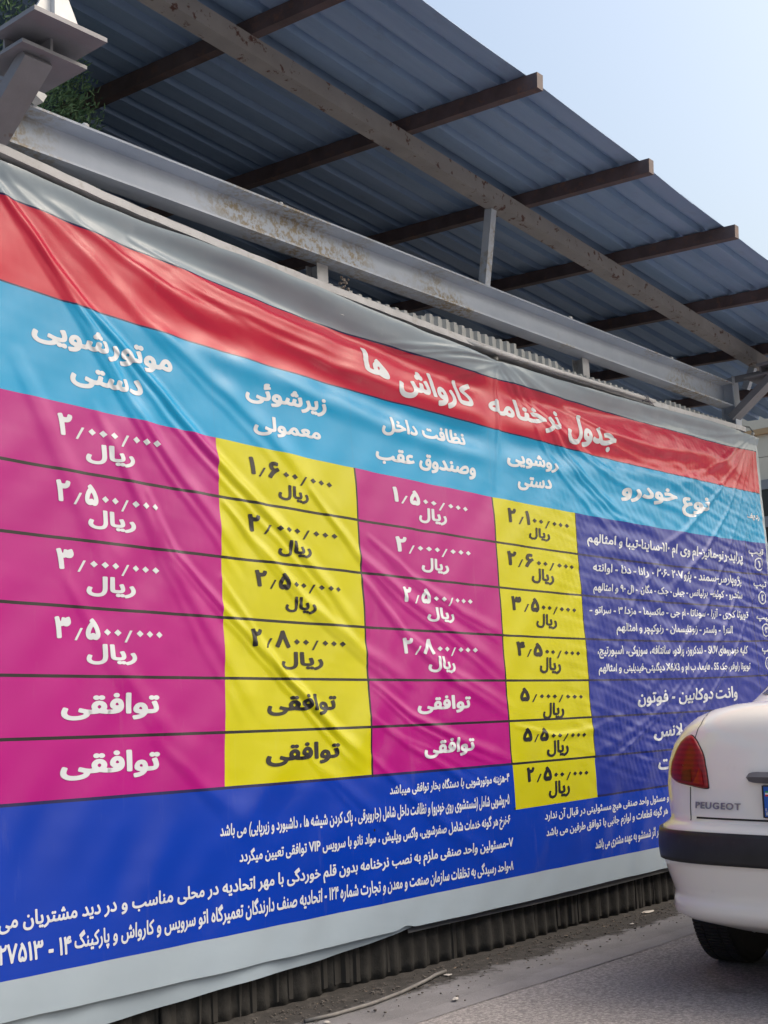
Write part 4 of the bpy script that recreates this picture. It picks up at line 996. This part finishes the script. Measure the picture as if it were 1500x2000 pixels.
for sgn in (1, -1):
    fl_ = (lambda t: t) if sgn == 1 else (lambda t: 2 * math.pi - t)
    for pts in SEAMS: gap('panel_gap', [(fl_(t), z) for t, z in pts])
    # tail lamp: bulged lens over the corner
    out = np.array([(fl_(t), z) for t, z in LT]); n = len(out)
    # densify the outline with a closed smooth spline
    m_ = 72; tt = np.arange(m_) * n / m_; D = []
    for t in tt:
        i = int(t) % n; f = t - int(t); p0, p1, p2, p3 = out[(i - 1) % n], out[i], out[(i + 1) % n], out[(i + 2) % n]
        D.append(.5 * ((2 * p1) + (-p0 + p2) * f + (2 * p0 - 5 * p1 + 4 * p2 - p3) * f * f + (-p0 + 3 * p1 - 3 * p2 + p3) * f ** 3))
    D = np.array(D); cen = D.mean(0)
    lamp = None
    rowsL = []
    for s_, o in ((1.0, -.003), (1.0, .006), (.97, .010), (.9, .014), (.75, .017), (.5, .019), (.25, .020), (.02, .020)):
        q = cen + (np.r_[D, D[:1]] - cen) * s_; rowsL.append(car_surf(q[:, 0], q[:, 1], np.full(len(q), o)))
    RL = np.array(rowsL)[:, ::-1 if sgn == 1 else 1]
    lamp = grid_mesh('tail_light', RL, [RED], car)
    q = cen + (np.r_[D, D[:1]] - cen) * 1.035
    rim = grid_mesh('lamp_gasket', np.array([car_surf(q[:, 0], q[:, 1], np.full(len(q), .0015)), car_surf((cen + (q - cen) * .93)[:, 0], (cen + (q - cen) * .93)[:, 1], np.full(len(q), .004))])[:, ::-1 if sgn == 1 else 1], [SEAM], lamp)
    # inner lens panes: dark reversing part and orange wedge
    lo = np.array([(fl_(t), z) for t, z in [(2.8725, 0.8437), (2.8793, 0.8277), (2.8875, 0.7806), (2.8634, 0.7856), (2.8689, 0.8087)]]); ld = np.array([(fl_(t), z) for t, z in [(2.8338, 0.8257), (2.8539, 0.8377), (2.8593, 0.7886), (2.8348, 0.7936)]])
    for nm, poly, mt, o in (('indicator_lens', lo, ORANGE, .0225), ('inner_lens', ld, DRED, .0215)):
        c0 = poly.mean(0); rows_ = []
        qq = np.concatenate([np.linspace(a, b_, 7)[:-1] for a, b_ in zip(poly, np.roll(poly, -1, 0))]); qq = np.r_[qq, qq[:1]]
        for s_ in (1, .8, .6, .4, .2, .01):
            q = c0 + (qq - c0) * s_; rows_.append(car_surf(q[:, 0], q[:, 1], np.full(len(q), o + .0005 * (1 - s_))))
        grid_mesh(nm, np.array(rows_)[:, ::-1 if sgn == 1 else 1], [mt], lamp)

# boot handle garnish, plate recess, plate
def slabpatch(name, y0, y1, z0, z1, off, m, r=.012, parent=car, depth=.02):
    """rounded bar standing off the boot, following its bow; given in y and z"""
    n = 44; ys = np.linspace(y0, y1, n)
    def th_of(y, z):
        lo = np.full_like(y, math.pi - .45); hi = np.full_like(y, math.pi + .45)
        for _ in range(40):
            mid = (lo + hi) / 2; yy = car_surf(mid, z)[..., 1]
            lo = np.where(yy > y, mid, lo); hi = np.where(yy > y, hi, mid)
        return (lo + hi) / 2
    rows_ = []
    prof = [(z0, off - depth), (z0, off * .7), (z0 + r * .4, off), ((z0 + z1) / 2, off + .002), (z1 - r * .4, off), (z1, off * .7), (z1, off - depth)]
    for z, o in prof:
        e = np.clip(np.minimum(ys - y0, y1 - ys) / r, 0, 1); e = np.sqrt(1 - (1 - e) ** 2)
        zc = (z0 + z1) / 2; zz = zc + (z - zc) * e
        rows_.append(car_surf(th_of(ys, zz), zz, np.maximum(o * (.25 + .75 * e), -.02)))
    return grid_mesh(name, np.array(rows_)[:, ::-1], [m], parent)
slabpatch('boot_handle', -.335, .335, .792, .832, .026, GARN, r=.05)
plate = empty('number_plate', (0, 0, 0)); plate.parent = car
def flat(name, y0, y1, z0, z1, x, m, parent, t=.006):
    bm = bmesh.new(); box(bm, x, x + t, y0, y1, z0, z1); return from_bm(name, bm, [m], parent)
px_ = .088
PLW = plain('plate_white', (.62, .62, .60), .35, 0, .03, 6); PLB = plain('plate_blue', (.012, .10, .45), .35, 0, .06, 8)
flat('plate_board', -.26, .214, .672, .782, px_, PLW, plate)
flat('country_band', .2145, .26, .672, .782, px_, PLB, plate)
flat('plate_frame', .2605, .266, .668, .786, px_ - .002, TRIM, plate, .01); flat('plate_frame', -.266, -.2605, .668, .786, px_ - .002, TRIM, plate, .01)
flat('plate_frame', -.2605, .2605, .7825, .787, px_ - .002, TRIM, plate, .01); flat('plate_frame', -.2605, .2605, .667, .6715, px_ - .002, TRIM, plate, .01)
for k, c in enumerate(((.02, .30, .10), (.75, .75, .75), (.60, .03, .03))):
    flat('flag_stripe', .220, .2545, .766 - .0065 * k - .0062, .766 - .0065 * k, px_ - .0012, plain('flag_stripe_%s' % ('green', 'white', 'red')[k], c, .4, 0, .02, 5), plate, .001)
def letters(body, off, cell, place, name, m, parent, adv=1.0, solid=None):
    V = []; F = []; x = 0; b = 0
    for ch in body:
        v, f, a = glyph(ch, off, cell)
        if len(v): V.append(v + np.array([x, 0])); F += [tuple(b + i for i in q) for q in f]; b += len(v)
        x += a * adv
    V = np.concatenate(V); mn, mx = V.min(0), V.max(0); V = (V - mn) / (mx - mn)
    me = bpy.data.meshes.new(name); me.from_pydata([tuple(p) for p in place(V)], [], F); me.update()
    o = link(name, me, [m], parent)
    if solid: o.modifiers.new('thickness', 'SOLIDIFY').thickness = solid
    return o
for tx, z0 in (('I.R.', .692), ('IRAN', .677)):
    letters(tx, .02, .05, lambda V: np.stack([np.full(len(V), px_ - .0012), .2555 - V[:, 0] * (.036 if tx == 'IRAN' else .026), z0 + V[:, 1] * .0115], -1), 'plate_lettering', PLW, plate)
# maker's name in separate metal letters on the boot
BT, BZ, BW, BH = ((2.8671, 2.9608), 0.6915, None, 0.0251)
letters('PEUGEOT', .02, .035, lambda V: car_surf(BT[0] + (BT[1] - BT[0]) * V[:, 0], BZ + BH * V[:, 1], np.full(len(V), .004)), 'boot_lettering', CHROME, car, adv=1.12, solid=-.003)

# greenhouse
GL = np.array([(1.03, .44, 3.45, .715, 3.8), (1.075, .53, 3.30, .705, 3.6), (1.14, .68, 3.10, .68, 3.4), (1.25, .94, 2.78, .645, 3.2), (1.36, 1.20, 2.45, .59, 3.2), (1.43, 1.42, 2.25, .54, 3.0), (1.465, 1.62, 2.1, .46, 2.8), (1.472, 1.75, 2.0, .3, 2.6)])
def gh(th, z, off=0.0):
    th = np.asarray(th, float); z = np.asarray(z, float) + 0 * th
    xr, xf, hw, p = (np.interp(z, GL[:, 0], GL[:, k]) for k in (1, 2, 3, 4))
    hw = hw + off; a = (xf - xr) / 2 + off * 1.5; xc = (xf + xr) / 2; c, s = np.cos(th), np.sin(th)
    r = (np.abs(c / a) ** p + np.abs(s / hw) ** p) ** (-1 / p)
    x = xc + r * c; y = r * s
    return np.stack([x, y, z], -1)
gz = np.concatenate([np.linspace(a, b_, 5)[:-1] for a, b_ in zip(GL[:-1, 0], GL[1:, 0])] + [GL[-1:, 0]])
TG = np.linspace(0, 2 * np.pi, 120)
roofm = grid_mesh('cabin_roof', np.array([gh(TG, z) for z in gz]), [CARW], car)
bm = bmesh.new(); bm.faces.new([bm.verts.new(p) for p in gh(TG[:-1], GL[-1, 0])]); from_bm('roof_panel', bm, [CARW], car, True)
def glass(name, t0, t1, z0, z1, slant0=0, slant1=0):
    rows_ = []
    for f in np.linspace(0, 1, 12):
        z = z0 + (z1 - z0) * f; T = np.linspace(t0 + slant0 * f, t1 + slant1 * f, 26); rows_.append(gh(T, np.full(26, z), .004))
    return grid_mesh(name, np.array(rows_), [GLAZ], car)
glass('rear_window', math.pi - .47, math.pi + .47, 1.125, 1.40)
glass('windscreen', -.46, .46, 1.11, 1.39)
for a, b_, s0, s1 in ((1.62, 2.52, .0, -.12), (.72, 1.54, .10, 0)):
    glass('side_window', a, b_, 1.11, 1.37, s0, s1); glass('side_window', 2 * math.pi - b_, 2 * math.pi - a, 1.11, 1.37, -s1, -s0)

# wheels
for wx in (.83, 3.28):
    for sgn in (1, -1):
        R_w, wd_ = .30, .185; yc = sgn * .715
        bm = bmesh.new()
        prof = [(-.5, .60), (-.5, .88), (-.44, .955), (-.36, .99), (-.1, 1.0), (.1, 1.0), (.36, .99), (.44, .955), (.5, .88), (.5, .60)]
        nn = 56; rings = [[bm.verts.new((wx + R_w * r * math.cos(a), yc + y * wd_, R_w + R_w * r * math.sin(a))) for a in np.linspace(0, 2 * math.pi, nn + 1)[:-1]] for y, r in prof]
        for A_, B_ in zip(rings, rings[1:]):
            for k in range(nn): bm.faces.new((A_[k], A_[(k + 1) % nn], B_[(k + 1) % nn], B_[k]))
        # tread blocks
        for k in range(0, nn * 2):
            a = 2 * math.pi * k / (nn * 2)
            for y0, y1, sh in ((-.40, -.20, .0), (-.16, .16, .5), (.20, .40, .0)):
                a0 = a + sh * math.pi / nn / 2; da = 2 * math.pi / (nn * 2) * .62
                q = []
                for rr_ in (.985, 1.014):
                    for yy, aa in ((y0, a0), (y1, a0), (y1, a0 + da), (y0, a0 + da)):
                        q.append(bm.verts.new((wx + R_w * rr_ * math.cos(aa), yc + yy * wd_, R_w + R_w * rr_ * math.sin(aa))))
                for f in ((4, 5, 6, 7), (0, 1, 5, 4), (1, 2, 6, 5), (2, 3, 7, 6), (3, 0, 4, 7)): bm.faces.new([q[i] for i in f])
        wh = from_bm('wheel', bm, [RUBBER], car)
        bm = bmesh.new()
        rp = [(.42, .02), (.40, .3), (.47, .55), (.49, .615), (.30, .62), (-.42, .61), (-.44, .40)]
        rings = [[bm.verts.new((wx + R_w * r * math.cos(a), yc + sgn * y * wd_, R_w + R_w * r * math.sin(a))) for a in np.linspace(0, 2 * math.pi, 41)[:-1]] for y, r in rp]
        for A_, B_ in zip(rings, rings[1:]):
            for k in range(40): bm.faces.new((A_[k], A_[(k + 1) % 40], B_[(k + 1) % 40], B_[k]))
        from_bm('rim', bm, [RIM], wh, True)
        # dark wheel arch on the flank
        rows_ = []
        for r in (.30, .355):
            aa = np.linspace(-.15, math.pi + .15, 30); zz = np.maximum(R_w + r * np.sin(aa), .23); xx = wx + r * np.cos(aa)
            rows_.append(np.stack([xx, np.full(30, sgn * (.797 + .012)), zz], -1))
        grid_mesh('wheel_arch', np.array(rows_)[::1 if sgn == 1 else -1], [TRIM], car)
# tail pipe
bm = bmesh.new(); tube(bm, [(.55, -.42, .21), (.10, -.42, .205)], .022, 14); from_bm('tail_pipe', bm, [CHROME], car, True)
